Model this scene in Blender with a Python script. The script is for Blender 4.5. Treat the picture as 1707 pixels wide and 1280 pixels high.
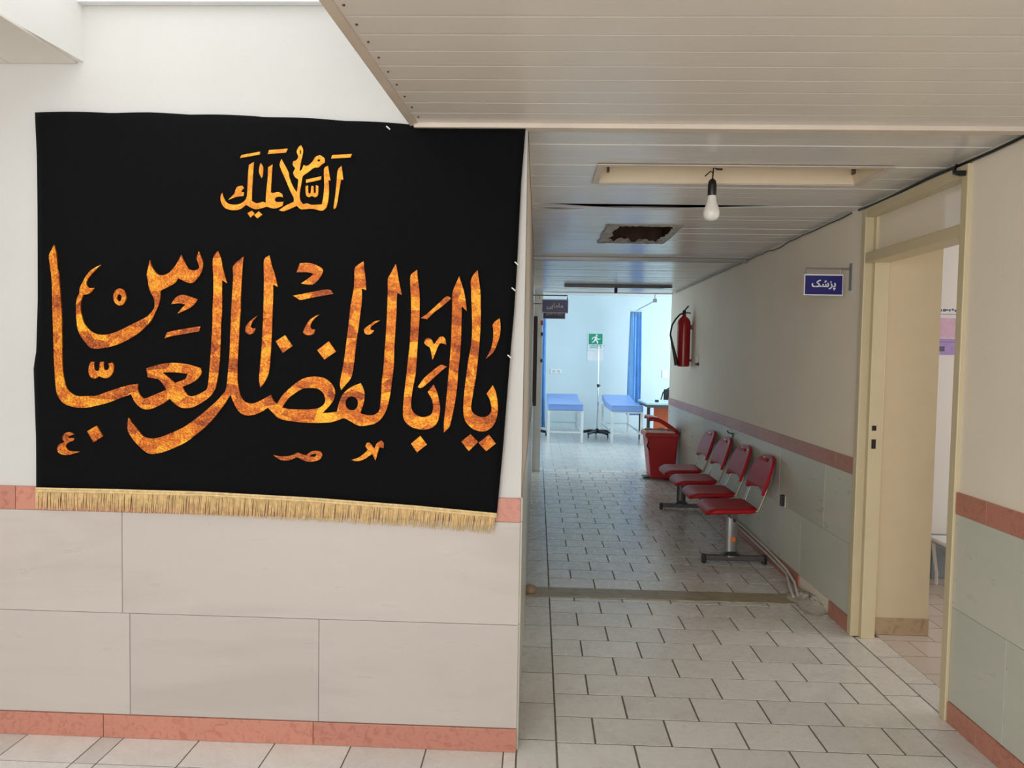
import bpy, bmesh, math, random
from mathutils import Vector, Matrix
from mathutils.geometry import tessellate_polygon
random.seed(7)
for o in list(bpy.data.objects): bpy.data.objects.remove(o)
scene = bpy.context.scene
C = scene.collection
PI = math.pi

# ------------------------------------------------------------------ camera
F_PX, YAW, PITCH, ROLL = 1194.758, 0.0351, -0.0415, -0.0179
CAM = Vector((0.0537, -2.7407, 1.55))
RM = Matrix.Rotation(YAW, 3, 'Z') @ Matrix.Rotation(PITCH, 3, 'X') @ Matrix.Rotation(ROLL, 3, 'Y')
cd = bpy.data.cameras.new('camera'); cam = bpy.data.objects.new('camera', cd); C.objects.link(cam)
cd.sensor_fit = 'HORIZONTAL'; cd.sensor_width = 36; cd.lens = F_PX / 1707 * 36; cd.clip_start = .02; cd.clip_end = 100
right, fwd, up = RM.col[0], RM.col[1], RM.col[2]
cam.matrix_world = Matrix.Translation(CAM) @ Matrix((right, up, -fwd)).transposed().to_4x4()
scene.camera = cam
def ray(u, v): return RM @ Vector(((u-853.5)/F_PX, 1, -(v-640)/F_PX))
def hit(u, v, ax, val):                       # where a photo pixel meets an axis plane of the room
    d = ray(u, v); return CAM + d*((val-CAM[ax])/d[ax])

# ------------------------------------------------------------------ world, exposure, daylight and fill light
w = bpy.data.worlds.new('world'); scene.world = w; w.use_nodes = True
w.node_tree.nodes['Background'].inputs[0].default_value = (.80, .88, 1, 1)
w.node_tree.nodes['Background'].inputs[1].default_value = 1.0
vs = scene.view_settings
vs.view_transform = 'Standard'; vs.look = 'None'; vs.exposure = 0.0; vs.gamma = 1.0; vs.use_curve_mapping = False
def area(name, loc, rot, sx, sy, power, col):
    l = bpy.data.lights.new(name, 'AREA'); l.shape = 'RECTANGLE'; l.size = sx; l.size_y = sy; l.energy = power; l.color = col
    o = bpy.data.objects.new(name, l); C.objects.link(o); o.location = loc; o.rotation_euler = rot; return o
area('skylight_daylight', (-1.25, -2.2, 3.04), (0, 0, 0), 1.0, 4.2, 21, (.94, .98, 1))
area('back_fill_light', (-1.2, -6.35, 1.5), (PI/2, 0, 0), 4.6, 2.3, 205, (.975, .985, 1))  # added fill light behind the camera, standing at the made-up back opening
area('treatment_room_window_daylight', (4.85, 10.0, 1.7), (0, PI/2, 0), 1.7, 4.0, 178, (.78, .91, 1))
area('treatment_room_left_area_light', (-1.6, 9.8, 1.7), (0, -PI/2, 0), 1.5, 2.4, 45, (.78, .91, 1))  # area light in front of the solid curtain side wall
area('doctor_room_window_daylight', (4.85, .6, 1.6), (0, PI/2, 0), 1.5, 2.0, 34, (1, .96, .93))

# ------------------------------------------------------------------ dimensions
W, HC = 1.857, 2.41
ZCT, ZCB, ZJ, ZB = .998, .904, .501, .0924     # dado cap top/bottom, panel joint, skirting top
YE = 7.1                                       # far end of the corridor

# ------------------------------------------------------------------ materials
def srgb(r, g, b):
    f = lambda c: (c/255/12.92) if c/255 <= .04045 else ((c/255+.055)/1.055)**2.4
    return (f(r), f(g), f(b), 1)
def nodes(name):
    m = bpy.data.materials.new(name); m.use_nodes = True
    nt = m.node_tree; return m, nt, nt.nodes['Principled BSDF']
def add(nt, t, **kw):
    n = nt.nodes.new(t)
    for k, v in kw.items():
        if k.startswith('i_'): n.inputs[k[2:].replace('_', ' ')].default_value = v
        else: setattr(n, k, v)
    return n
def coords(nt, rnd=0.0, scale=(1, 1, 1)):
    tc = add(nt, 'ShaderNodeTexCoord'); mp = add(nt, 'ShaderNodeMapping'); mp.inputs['Scale'].default_value = scale
    nt.links.new(tc.outputs['Object'], mp.inputs['Vector'])
    if rnd:
        oi = add(nt, 'ShaderNodeObjectInfo'); m = add(nt, 'ShaderNodeMath', operation='MULTIPLY'); m.inputs[1].default_value = rnd
        nt.links.new(oi.outputs['Random'], m.inputs[0]); nt.links.new(m.outputs[0], mp.inputs['Location'])
    return mp.outputs['Vector']
def ramp(nt, fac, stops):
    r = add(nt, 'ShaderNodeValToRGB'); e = r.color_ramp.elements
    while len(e) > 1: e.remove(e[0])
    e[0].position, e[0].color = stops[0]
    for p, c in stops[1:]:
        x = e.new(p); x.color = c
    nt.links.new(fac, r.inputs[0]); return r.outputs[0]
def bump(nt, b, h, strength, dist=.01):
    n = add(nt, 'ShaderNodeBump'); n.inputs['Strength'].default_value = strength; n.inputs['Distance'].default_value = dist
    nt.links.new(h, n.inputs['Height']); nt.links.new(n.outputs[0], b.inputs['Normal']); return n
def mat(name, col, rough=.5, metal=0, var=.06, scale=6, bmp=0, bscale=60, spec=.5, rnd=0, trans=0):
    m, nt, b = nodes(name); v = coords(nt, rnd)
    n = add(nt, 'ShaderNodeTexNoise', i_Scale=scale, i_Detail=5); nt.links.new(v, n.inputs['Vector'])
    c0 = tuple(x*(1-var) for x in col[:3])+(1,); c1 = tuple(min(1, x*(1+var)) for x in col[:3])+(1,)
    nt.links.new(ramp(nt, n.outputs[0], [(.3, c0), (.7, c1)]), b.inputs['Base Color'])
    b.inputs['Roughness'].default_value = rough; b.inputs['Metallic'].default_value = metal
    b.inputs['Specular IOR Level'].default_value = spec
    if trans: b.inputs['Transmission Weight'].default_value = trans
    if bmp:
        n2 = add(nt, 'ShaderNodeTexNoise', i_Scale=bscale, i_Detail=3); nt.links.new(v, n2.inputs['Vector'])
        bump(nt, b, n2.outputs[0], bmp)
    return m
def marble(name, base, vein, rough=.35, rnd=40, scale=(1.2, 1.2, 4), dist=2.2, sc=1.3, tone=.06, bands=True):
    m, nt, b = nodes(name); v = coords(nt, rnd, scale)
    n = add(nt, 'ShaderNodeTexNoise', i_Scale=sc, i_Detail=7, i_Roughness=.6, i_Distortion=dist); nt.links.new(v, n.inputs['Vector'])
    c = ramp(nt, n.outputs[0], [(.36, vein), (.5, base), (.64, base), (.78, vein)])
    oi = add(nt, 'ShaderNodeObjectInfo'); mr = add(nt, 'ShaderNodeMapRange'); mr.inputs['To Min'].default_value = 1-tone*1.6; mr.inputs['To Max'].default_value = 1+tone*.6
    nt.links.new(oi.outputs['Random'], mr.inputs['Value'])
    mx = add(nt, 'ShaderNodeMix', data_type='RGBA', blend_type='MULTIPLY'); mx.inputs['Factor'].default_value = 1
    nt.links.new(c, mx.inputs['A']); nt.links.new(mr.outputs[0], mx.inputs['B']); nt.links.new(mx.outputs['Result'], b.inputs['Base Color'])
    n2 = add(nt, 'ShaderNodeTexNoise', i_Scale=9.0, i_Detail=4); nt.links.new(v, n2.inputs['Vector'])
    rr = add(nt, 'ShaderNodeMapRange'); rr.inputs['To Min'].default_value = rough*.7; rr.inputs['To Max'].default_value = rough*1.35
    nt.links.new(n2.outputs[0], rr.inputs['Value']); nt.links.new(rr.outputs[0], b.inputs['Roughness'])
    bump(nt, b, n2.outputs[0], .012)
    return m
M = {}
M['plaster'] = mat('cream_plaster', srgb(200, 197, 192), .75, var=.025, scale=2.2, bmp=.05, bscale=120)
M['plaster_in'] = mat('painted_plaster_corridor', srgb(240, 228, 209), .6, var=.03, scale=1.6, bmp=.05, bscale=90)
M['white_wall'] = mat('white_paint', srgb(232, 230, 226), .7, var=.02, scale=2, bmp=.04, bscale=90)
M['far_wall'] = mat('pale_blue_paint', srgb(206, 222, 226), .7, var=.03, scale=1.6)
M['marble'] = marble('dado_marble', srgb(187, 177, 169), srgb(179, 169, 161), .3, scale=(.5, .5, 2.6), dist=.6)
M['marble_g'] = marble('green_cast_dado_marble', srgb(204, 203, 188), srgb(200, 200, 185), .3, scale=(.6, .6, 2.2), dist=.8)  # green colour cast of the light is put into this marble's colour
M['pink'] = marble('pink_granite', srgb(190, 128, 108), srgb(174, 110, 92), .35, scale=(7, 7, 7), sc=3, tone=.09)
M['tile'] = marble('floor_stone_tile', srgb(226, 223, 217), srgb(218, 214, 207), .27, scale=(2.2, 2.2, 2.2), dist=1.2, tone=.07)
M['grout'] = mat('grey_grout', srgb(106, 100, 91), .85, var=.15, scale=30)
M['slat'] = mat('white_plastic_slat', srgb(230, 222, 212), .28, var=.03, scale=3, rnd=20)
M['slat_c'] = mat('white_enamel_slat', srgb(222, 218, 212), .22, var=.04, scale=3, rnd=20)
M['trimw'] = mat('cream_trim', srgb(216, 202, 186), .45)
M['dark'] = mat('dark_plenum', srgb(38, 34, 30), .9)
M['black'] = mat('black_plastic', srgb(22, 22, 24), .4, var=.1)
M['chrome'] = mat('chrome', srgb(205, 203, 198), .18, metal=1)
M['grey_metal'] = mat('grey_steel', srgb(150, 148, 146), .35, metal=.6)
M['dark_metal'] = mat('dark_steel', srgb(92, 88, 86), .4, metal=.4)
M['red'] = mat('red_vinyl', srgb(168, 22, 32), .42, var=.08, scale=20, spec=.25)
M['red_bin'] = mat('red_polypropylene', srgb(186, 28, 26), .38, var=.05)
M['red_ext'] = mat('red_enamel', srgb(165, 20, 24), .25, var=.05)
M['frame'] = mat('cream_metal_frame', srgb(206, 190, 154), .4, var=.03)
M['reveal'] = mat('yellowish_paint', srgb(206, 188, 156), .55, var=.03)
M['tan'] = marble('tan_stone', srgb(176, 152, 120), srgb(150, 126, 98), .4, scale=(6, 6, 6))
M['thr'] = marble('worn_threshold_stone', srgb(176, 164, 138), srgb(146, 130, 102), .45, scale=(3, 8, 8), dist=3)
M['cement'] = mat('white_plaster_patch', srgb(190, 184, 170), .9, var=.1, scale=12, bmp=.5, bscale=30)
M['pipe'] = mat('white_pipe', srgb(214, 210, 200), .5)
M['white'] = mat('white_enamel', srgb(232, 234, 234), .4)
M['bulb'] = mat('opal_white_bulb', srgb(238, 234, 226), .25)
M['blue_sign'] = mat('navy_sign_face', srgb(24, 24, 108), .35, var=.05)
M['paper'] = mat('white_paper', srgb(232, 232, 232), .7)
M['green'] = mat('green_sign', srgb(0, 150, 112), .4)
M['blue_mat'] = mat('light_blue_vinyl', srgb(128, 164, 226), .4, var=.05)
M['curtain'] = mat('blue_curtain', srgb(138, 188, 236), .8, var=.08, scale=8)
M['orange'] = mat('orange_laminate', srgb(226, 104, 58), .45)
M['desk'] = mat('pale_desk_top', srgb(186, 214, 222), .35)
M['liner'] = mat('pale_liner_bag', srgb(222, 208, 184), .5, var=.1)
M['brown'] = mat('dark_brown_wood', srgb(58, 42, 32), .5, var=.15)
M['rust'] = mat('rusty_duct', srgb(82, 58, 42), .8, var=.35, scale=14)
M['foil'] = mat('torn_grey_lining', srgb(176, 170, 160), .5, var=.3, scale=25, bmp=.6, bscale=30)
M['trough'] = mat('cream_fixture', srgb(224, 206, 178), .4, var=.03)
M['pinkprint'] = mat('pink_print', srgb(216, 178, 206), .6, var=.08, scale=30)
M['purple'] = mat('purple_print', srgb(172, 146, 206), .6, var=.1, scale=30)
M['ink'] = mat('dark_ink', srgb(98, 90, 120), .6)
M['fringe'] = mat('gold_fringe_thread', srgb(214, 184, 132), .6, var=.2, scale=60)
M['orange_tag'] = mat('orange_sticker', srgb(230, 110, 30), .5)
M['grey_dado'] = marble('grey_blue_dado', srgb(150, 160, 166), srgb(130, 142, 150), .35)
def velvet():
    m, nt, b = nodes('black_velvet'); v = coords(nt)
    n = add(nt, 'ShaderNodeTexNoise', i_Scale=260.0, i_Detail=2); nt.links.new(v, n.inputs['Vector'])
    nt.links.new(ramp(nt, n.outputs[0], [(.3, (.001, .001, .0013, 1)), (.7, (.003, .003, .004, 1))]), b.inputs['Base Color'])
    b.inputs['Roughness'].default_value = .85; b.inputs['Specular IOR Level'].default_value = .12
    b.inputs['Sheen Weight'].default_value = .03; b.inputs['Sheen Roughness'].default_value = .4
    bump(nt, b, n.outputs[0], .15); return m
M['velvet'] = velvet()
def goldfoil(name, lo, mid, hi, scale):
    m, nt, b = nodes(name); v = coords(nt)
    n = add(nt, 'ShaderNodeTexNoise', i_Scale=120.0, i_Detail=4, i_Roughness=.75); nt.links.new(v, n.inputs['Vector'])
    mp = add(nt, 'ShaderNodeMapping'); mp.inputs['Scale'].default_value = (4, 4, 7); mp.inputs['Rotation'].default_value = (0, .5, 0); nt.links.new(v, mp.inputs['Vector'])
    n2 = add(nt, 'ShaderNodeTexNoise', i_Scale=scale, i_Detail=2, i_Distortion=.6); nt.links.new(mp.outputs[0], n2.inputs['Vector'])
    mx = add(nt, 'ShaderNodeMath', operation='MULTIPLY_ADD'); mx.inputs[1].default_value = .75
    fold_glint = add(nt, 'ShaderNodeTexVoronoi', i_Scale=3.4); nt.links.new(mp.outputs[0], fold_glint.inputs['Vector'])
    sp = add(nt, 'ShaderNodeSeparateColor'); nt.links.new(fold_glint.outputs['Color'], sp.inputs[0])
    m3 = add(nt, 'ShaderNodeMath', operation='MULTIPLY_ADD'); m3.inputs[1].default_value = .26
    m4 = add(nt, 'ShaderNodeMath', operation='MULTIPLY'); m4.inputs[1].default_value = .5
    nt.links.new(n2.outputs[0], m4.inputs[0]); nt.links.new(sp.outputs[0], m3.inputs[0]); nt.links.new(m4.outputs[0], m3.inputs[2])
    nt.links.new(n.outputs[0], mx.inputs[0]); nt.links.new(m3.outputs[0], mx.inputs[2])
    nt.links.new(ramp(nt, mx.outputs[0], [(.54, lo), (.76, mid), (1.0, hi)]), b.inputs['Base Color'])  # crumple patches and cells put fold highlights into the colour; fine speckle is grain
    b.inputs['Metallic'].default_value = .35; b.inputs['Roughness'].default_value = .38
    vo = add(nt, 'ShaderNodeTexVoronoi', i_Scale=26.0); nt.links.new(mp.outputs[0], vo.inputs['Vector'])
    ad = add(nt, 'ShaderNodeMath', operation='ADD'); nt.links.new(vo.outputs['Distance'], ad.inputs[0]); nt.links.new(mx.outputs[0], ad.inputs[1])
    bump(nt, b, ad.outputs[0], .35, .01); return m
M['gold'] = goldfoil('gold_foil', srgb(128, 48, 8), srgb(206, 104, 16), srgb(250, 178, 34), 2.6)
M['gold2'] = goldfoil('pale_gold_foil', srgb(206, 122, 22), srgb(232, 146, 30), srgb(250, 176, 44), 2.6)
def glassmat(name, tint, rough, tr=.95):
    m, nt, b = nodes(name); b.inputs['Base Color'].default_value = tint; b.inputs['Roughness'].default_value = rough
    b.inputs['Transmission Weight'].default_value = tr; b.inputs['IOR'].default_value = 1.15; return m
M['glass'] = glassmat('transom_glass', (.93, .91, .86, 1), .12, .7)
def brickfloor(name, c1, c2, mortar):
    m, nt, b = nodes(name); v = coords(nt)
    t = add(nt, 'ShaderNodeTexBrick'); nt.links.new(v, t.inputs['Vector'])
    t.inputs['Scale'].default_value = 1; t.inputs['Brick Width'].default_value = .305; t.inputs['Row Height'].default_value = .2085
    t.inputs['Mortar Size'].default_value = .003; t.inputs['Color1'].default_value = c1; t.inputs['Color2'].default_value = c2; t.inputs['Mortar'].default_value = mortar
    nt.links.new(t.outputs[0], b.inputs['Base Color']); b.inputs['Roughness'].default_value = .25; return m
M['floor_far'] = brickfloor('far_floor_tiles', srgb(206, 206, 202), srgb(196, 196, 192), srgb(140, 138, 132))

# ------------------------------------------------------------------ mesh helpers
class MB:
    def __init__(s, o=(0, 0, 0)): s.v = []; s.f = []; s.o = Vector(o)
    def add(s, vs, fs):
        k = len(s.v); s.v += [Vector(p)-s.o for p in vs]; s.f += [tuple(i+k for i in f) for f in fs]; return s
    def box(s, x0, x1, y0, y1, z0, z1, bev=0):
        if bev:
            bm = bmesh.new(); bmesh.ops.create_cube(bm, size=1)
            for v in bm.verts: v.co = Vector((x0+(v.co.x+.5)*(x1-x0), y0+(v.co.y+.5)*(y1-y0), z0+(v.co.z+.5)*(z1-z0)))
            bmesh.ops.bevel(bm, geom=bm.edges[:], offset=bev, segments=2, affect='EDGES', profile=.5)
            bm.verts.index_update(); s.add([v.co.copy() for v in bm.verts], [[v.index for v in f.verts] for f in bm.faces]); bm.free(); return s
        vs = [(x, y, z) for z in (z0, z1) for y in (y0, y1) for x in (x0, x1)]
        return s.add(vs, [(0, 2, 3, 1), (4, 5, 7, 6), (0, 1, 5, 4), (2, 6, 7, 3), (0, 4, 6, 2), (1, 3, 7, 5)])
    def hexa(s, bottom, top):                 # four corners each, ccw from above
        return s.add(list(bottom)+list(top), [(3, 2, 1, 0), (4, 5, 6, 7)]+[(i, (i+1) % 4, 4+(i+1) % 4, 4+i) for i in range(4)])
    def tube(s, pts, r, n=8, closed=False, r2=None):
        pts = [Vector(p) for p in pts]; m = len(pts); vs = []; fs = []
        prev = None
        for i, p in enumerate(pts):
            if closed: t = pts[(i+1) % m]-pts[i-1]
            else: t = pts[min(i+1, m-1)]-pts[max(i-1, 0)]
            t.normalize()
            a = Vector((0, 0, 1)) if abs(t.z) < .9 else Vector((1, 0, 0))
            if prev is None: n1 = t.cross(a).normalized()
            else: n1 = (prev-t*prev.dot(t)).normalized()
            prev = n1; n2 = t.cross(n1)
            rr = r[i] if isinstance(r, (list, tuple)) else r
            for k in range(n):
                an = 2*PI*k/n; vs.append(p+n1*math.cos(an)*rr+n2*math.sin(an)*(rr if r2 is None else r2))
        for i in range(m if closed else m-1):
            j = (i+1) % m
            for k in range(n): fs.append((i*n+k, i*n+(k+1) % n, j*n+(k+1) % n, j*n+k))
        if not closed: fs.append(tuple(range(n-1, -1, -1))); fs.append(tuple(range((m-1)*n, m*n)))
        return s.add(vs, fs)
    def lathe(s, c, prof, n=20, axis='z'):
        vs = []; fs = []
        for r, h in prof:
            for k in range(n):
                a = 2*PI*k/n; p = (r*math.cos(a), r*math.sin(a), h)
                if axis == 'x': p = (p[2], p[0], p[1])
                if axis == 'y': p = (p[0], p[2], p[1])
                vs.append((c[0]+p[0], c[1]+p[1], c[2]+p[2]))
        m = len(prof)
        for i in range(m-1):
            for k in range(n): fs.append((i*n+k, i*n+(k+1) % n, (i+1)*n+(k+1) % n, (i+1)*n+k))
        fs.append(tuple(range(n-1, -1, -1))); fs.append(tuple(range((m-1)*n, m*n)))
        return s.add(vs, fs)
    def prism(s, outer, holes, fn, t0, t1):   # filled outline (with holes), fn(a, b, t) -> point
        loops = [list(outer)]+[list(h) for h in holes]
        tri = tessellate_polygon([[Vector((a, b, 0)) for a, b in l] for l in loops])
        flat = [p for l in loops for p in l]; n = len(flat)
        vs = [fn(a, b, t0) for a, b in flat]+[fn(a, b, t1) for a, b in flat]
        fs = [tuple(t) for t in tri]+[tuple(i+n for i in reversed(t)) for t in tri]
        k = 0
        for l in loops:
            m = len(l)
            for i in range(m): a, b = k+i, k+(i+1) % m; fs.append((a, b, b+n, a+n))
            k += m
        return s.add(vs, fs)
    def build(s, name, m, parent=None, smooth=False, fix=True):
        me = bpy.data.meshes.new(name); me.from_pydata([tuple(v) for v in s.v], [], s.f)
        if fix:
            bm = bmesh.new(); bm.from_mesh(me); bmesh.ops.recalc_face_normals(bm, faces=bm.faces[:]); bm.to_mesh(me); bm.free()
        me.materials.append(M[m] if isinstance(m, str) else m)
        if smooth:
            for p in me.polygons: p.use_smooth = True
            try: me.set_sharp_from_angle(angle=.7)
            except Exception: pass
        o = bpy.data.objects.new(name, me); C.objects.link(o)
        base = Vector((0, 0, 0)); q = parent
        while q is not None: base += q.location; q = q.parent
        o.location = s.o-base
        if parent is not None: o.parent = parent
        return o
def tag(o, label, cat, group=None, kind=None):
    o['label'] = label; o['category'] = cat
    if group: o['group'] = group
    if kind: o['kind'] = kind
    return o
def thing(name, loc, label, cat, group=None):
    o = bpy.data.objects.new(name, None); o.empty_display_size = .1; C.objects.link(o); o.location = loc
    return tag(o, label, cat, group)
def struct(o, label, cat): return tag(o, label, cat, kind='structure')
def BX(*a, **k): return MB().box(*a, **k)

# ------------------------------------------------------------------ shell: walls
wall_front = struct(BX(-4.5, 0, 0, .2, 0, 2.86).build('wall_front', 'plaster'), 'cream plastered wall with marble dado behind the black banner', 'wall')
wl = MB(); wl.box(-.2, 0, .2, YE, 0, 2.62)
wall_left = struct(wl.build('wall_left', 'plaster_in'), 'corridor wall seen edge on opposite the red chairs', 'wall')
wr = MB(); wr.box(W, W+.1, -6.5, .36, 0, 2.62); wr.box(W, W+.1, 1.34, YE, 0, 2.62); wr.box(W, W+.1, .36, 1.34, 2.385, 2.62)
wall_right = struct(wr.build('wall_right', 'plaster_in'), 'cream corridor wall with doorway, marble dado and red chairs', 'wall')
struct(BX(-4.7, -4.5, -6.7, .2, 0, 3.2).build('wall_lobby_left', 'plaster'), 'plain lobby wall closing the open hall', 'wall')
wb = MB(); wb.box(-4.5, -3.55, -6.7, -6.5, 0, 3.2); wb.box(1.15, W+.1, -6.7, -6.5, 0, 3.2); wb.box(-3.55, 1.15, -6.7, -6.5, 2.7, 3.2)  # unseen back wall, its opening made up to admit the fill light
struct(wb.build('wall_back', 'plaster'), 'lobby back wall with a wide opening added for fill light', 'wall')
# stone pieces of the dado
def stone_front(name, x0, x1, z0, z1, proud, m):
    return BX(x0+.001, x1-.001, -proud, .004, z0+.0008, z1-.0008, bev=.0015).build(name, m, wall_front)
for a, b in ((-3.1, -1.566), (-1.566, 0)): stone_front('marble_panel', a, b, ZJ, ZCB, .006, 'marble')
for a, b in ((-3.1, -2.3), (-2.3, -1.536), (-1.536, -.781), (-.781, 0)): stone_front('marble_panel', a, b, ZB, ZJ, .006, 'marble')
for a, b in ((-2.75, -1.993), (-1.993, -1.2), (-1.2, -.45), (-.45, 0)): stone_front('cap_stone', a, b, ZCB, ZCT, .009, 'pink')
for a, b in ((-3.1, -2.4), (-2.4, -1.642), (-1.642, -.8), (-.8, 0)): stone_front('skirting_stone', a, b, 0, ZB, .012, 'pink')
def stone_side(name, y0, y1, z0, z1, proud, m, wall):
    if wall is wall_right: b = BX(W-proud, W+.004, y0+.001, y1-.001, z0+.0008, z1-.0008, bev=.0015)
    else: b = BX(-.004, proud, y0+.001, y1-.001, z0+.0008, z1-.0008, bev=.0015)
    return b.build(name, m, wall)
def cuts(a, b, step, off=0):
    out = [a]; y = a+step*(.5+off)
    while y < b-.15: out.append(y); y += step
    return list(zip(out, out[1:]+[b]))
for a, b, lo in ((-1.6, .358, .36), (1.342, YE, 1.5)):
    for y0, y1 in cuts(a, b, .82): stone_side('marble_panel', y0, y1, ZJ, ZCB, .006, 'marble_g', wall_right)
    for y0, y1 in cuts(a, b, .82, .45): stone_side('marble_panel', y0, y1, ZB, ZJ, .006, 'marble_g', wall_right)
    for y0, y1 in cuts(a, b, .5): stone_side('cap_stone', y0, y1, ZCB, ZCT, .010, 'pink', wall_right)
for y0, y1 in cuts(-1.6, .352, .7): stone_side('skirting_stone', y0, y1, 0, ZB, .012, 'pink', wall_right)
stone_side('skirting_stone', 1.352, 1.62, 0, ZB, .012, 'pink', wall_right)
for y0, y1 in cuts(2.12, YE, .7): stone_side('skirting_stone', y0, y1, 0, ZB, .012, 'pink', wall_right)
for y0, y1 in cuts(.006, YE, .82): stone_side('marble_panel', y0, y1, ZJ, ZCB, .006, 'marble_g', wall_left)
for y0, y1 in cuts(.006, YE, .82, .4): stone_side('marble_panel', y0, y1, 0, ZJ, .006, 'marble_g', wall_left)
for y0, y1 in cuts(.006, YE, .5): stone_side('cap_stone', y0, y1, ZCB, ZCT, .007, 'marble_g', wall_left)

# ------------------------------------------------------------------ floor
fl = MB(); fl.box(-4.7, W+.1, -6.7, YE, -.12, -.0018); fl.box(W+.1, 2.0, -1.65, 2.6, -.12, -.0018)
floor = struct(fl.build('floor', 'grout'), 'corridor and lobby floor of pale stone tiles with dark joints', 'floor')
tiles = []
def tile(x0, x1, y0, y1):
    if x1-x0 < .02 or y1-y0 < .02: return
    tiles.append((x0, x1, y0, y1))
G = .003
def tiles_rows(y, yend, par, pitch=.2085):
    k = par
    while y < yend-.01:
        y1 = min(y+pitch, yend)
        xs = [.158]+[x for x in [(.315 if k % 2 == 0 else .468-.305)+.305*j for j in range(6)] if .175 < x < 1.66]+[1.687]
        for a, b in zip(xs, xs[1:]): tile(a, b, y, y1)
        y = y1; k += 1
tiles_rows(-.342, .075, 0); tiles_rows(.075, 1.80, 0); tiles_rows(1.985, YE, 1)
def border(x0, x1, ys, yend, p):
    while ys < yend-.01:
        e = min(ys+p, yend); tile(x0, x1, ys, e); ys = e
border(.0, .158, -.215, 1.80, .306); border(.0, .158, 1.985, YE, .306)
border(1.687, W, -.33, 1.80, .306); border(1.687, W, 1.985, YE, .306)
border(W, 2.0, .41, 1.29, .306)
xs = [-3.17, -2.865, -2.56, -2.255, -1.95, -1.65, -1.56, -1.256, -.952, -.65, -.353, -.05, 0]
for a, b in zip(xs, xs[1:]):
    tile(a, b, -.19, 0); tile(a, b, -.40, -.19)
for x0, x1, y0, y1 in tiles:
    z = random.uniform(-.0004, .0004)
    t = MB(((x0+x1)/2, (y0+y1)/2, 0)); G = .002 if x0 < -.01 else .0034
    t.hexa([(x0+G, y0+G, -.0105), (x1-G, y0+G, -.0105), (x1-G, y1-G, -.0105), (x0+G, y1-G, -.0105)],
           [(x0+G+.0008, y0+G+.0008, z), (x1-G-.0008, y0+G+.0008, z+random.uniform(-.0005, .0005)), (x1-G-.0008, y1-G-.0008, z), (x0+G+.0008, y1-G-.0008, z)])
    t.build('tile', 'tile', floor)
# rest of the lobby floor outside the picture, as one paved sheet
r = MB(); r.box(-4.5, -3.17, -6.5, 0, -.0105, 0); r.box(-3.17, 0, -6.5, -.40, -.0105, 0); r.box(0, W, -6.5, -.342, -.0105, 0)
o = r.build('tile_paving', brickfloor('lobby_paving', srgb(206, 201, 190), srgb(196, 190, 178), srgb(112, 106, 96)), floor); o['kind'] = 'stuff'
th = MB(); n = 24
for i in range(n):
    x0, x1 = W*i/n, W*(i+1)/n; a = .006*math.sin(i*1.7); b2 = .006*math.sin((i+1)*1.7)
    th.hexa([(x0, 1.80+a, -.0105), (x1, 1.80+b2, -.0105), (x1, 1.985, -.0105), (x0, 1.985, -.0105)], [(x0, 1.803+a, .004), (x1, 1.803+b2, .004), (x1, 1.982, .004), (x0, 1.982, .004)])
th.build('threshold_stone', 'thr', floor)

# ------------------------------------------------------------------ ceilings
P = .105
def xl(y): return -.428+.055*y                 # slanting left edge of the lobby ceiling
ceiling_lobby = MB()
ceiling_lobby.hexa([(xl(-6.5), -6.5, 2.46), (W, -6.5, 2.46), (W, -.02, 2.46), (xl(0), -.02, 2.46)], [(xl(-6.5), -6.5, 3.2), (W, -6.5, 3.2), (W, -.02, 3.2), (xl(0), -.02, 3.2)])
ceiling_lobby = struct(ceiling_lobby.build('ceiling_lobby', 'white_wall'), 'slatted lobby ceiling beside the skylight', 'ceiling')
def slat(parent, x0, x1, y0, y1, m, z=HC, edge=None, n=1):
    b = MB(); g = .0004; t = .012
    pr = [(g, 0), (g+.004, -.0), (y1-y0-.012, 0), (y1-y0-.007, .0004), (y1-y0-g, .0004)]   # small groove at the far lip
    vs = []; fs = []
    for i in range(n+1):
        x = x0+(x1-x0)*i/n; e, dz = edge(x) if edge else (0, 0)
        for j, (yy, zz) in enumerate(pr):
            k = max(0, 1-j/2) if edge else 0
            vs.append((x, y0+yy+e*k if j < 2 else y0+yy, z+zz+dz*(1-j/4)))
        vs.append((x, y1-g, z+t)); vs.append((x, y0+g+e*(1 if edge else 0), z+t+dz))
    m_ = len(pr)+2
    for i in range(n):
        for j in range(m_): fs.append((i*m_+j, (i+1)*m_+j, (i+1)*m_+(j+1) % m_, i*m_+(j+1) % m_))
    fs.append(tuple(range(m_))); fs.append(tuple(n*m_+q for q in range(m_-1, -1, -1)))
    return b.add(vs, fs).build('slat', m, parent)
y = -.035-P*30
for k in range(30):
    slat(ceiling_lobby, xl(y+P/2)+.0, W-.002, y, y+P, 'slat', z=HC); y += P
o = MB(); yy = -6.5
o.hexa([(xl(-6.5), -6.5, HC), (W, -6.5, HC), (W, -.035-P*30, HC), (xl(-.035-P*30), -.035-P*30, HC)], [(xl(-6.5), -6.5, HC+.012), (W, -6.5, HC+.012), (W, -.035-P*30, HC+.012), (xl(-3.2), -.035-P*30, HC+.012)])
o.build('slat_field', 'slat', ceiling_lobby)['kind'] = 'stuff'
e = MB(); e.hexa([(xl(-6.5)-.012, -6.5, HC-.012), (xl(-6.5)+.014, -6.5, HC-.004), (xl(0)+.014, -.03, HC-.004), (xl(0)-.012, -.03, HC-.012)], [(xl(-6.5)-.012, -6.5, HC+.06), (xl(-6.5)+.014, -6.5, HC+.0005), (xl(0)+.014, -.03, HC+.0005), (xl(0)-.012, -.03, HC+.06)])
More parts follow.
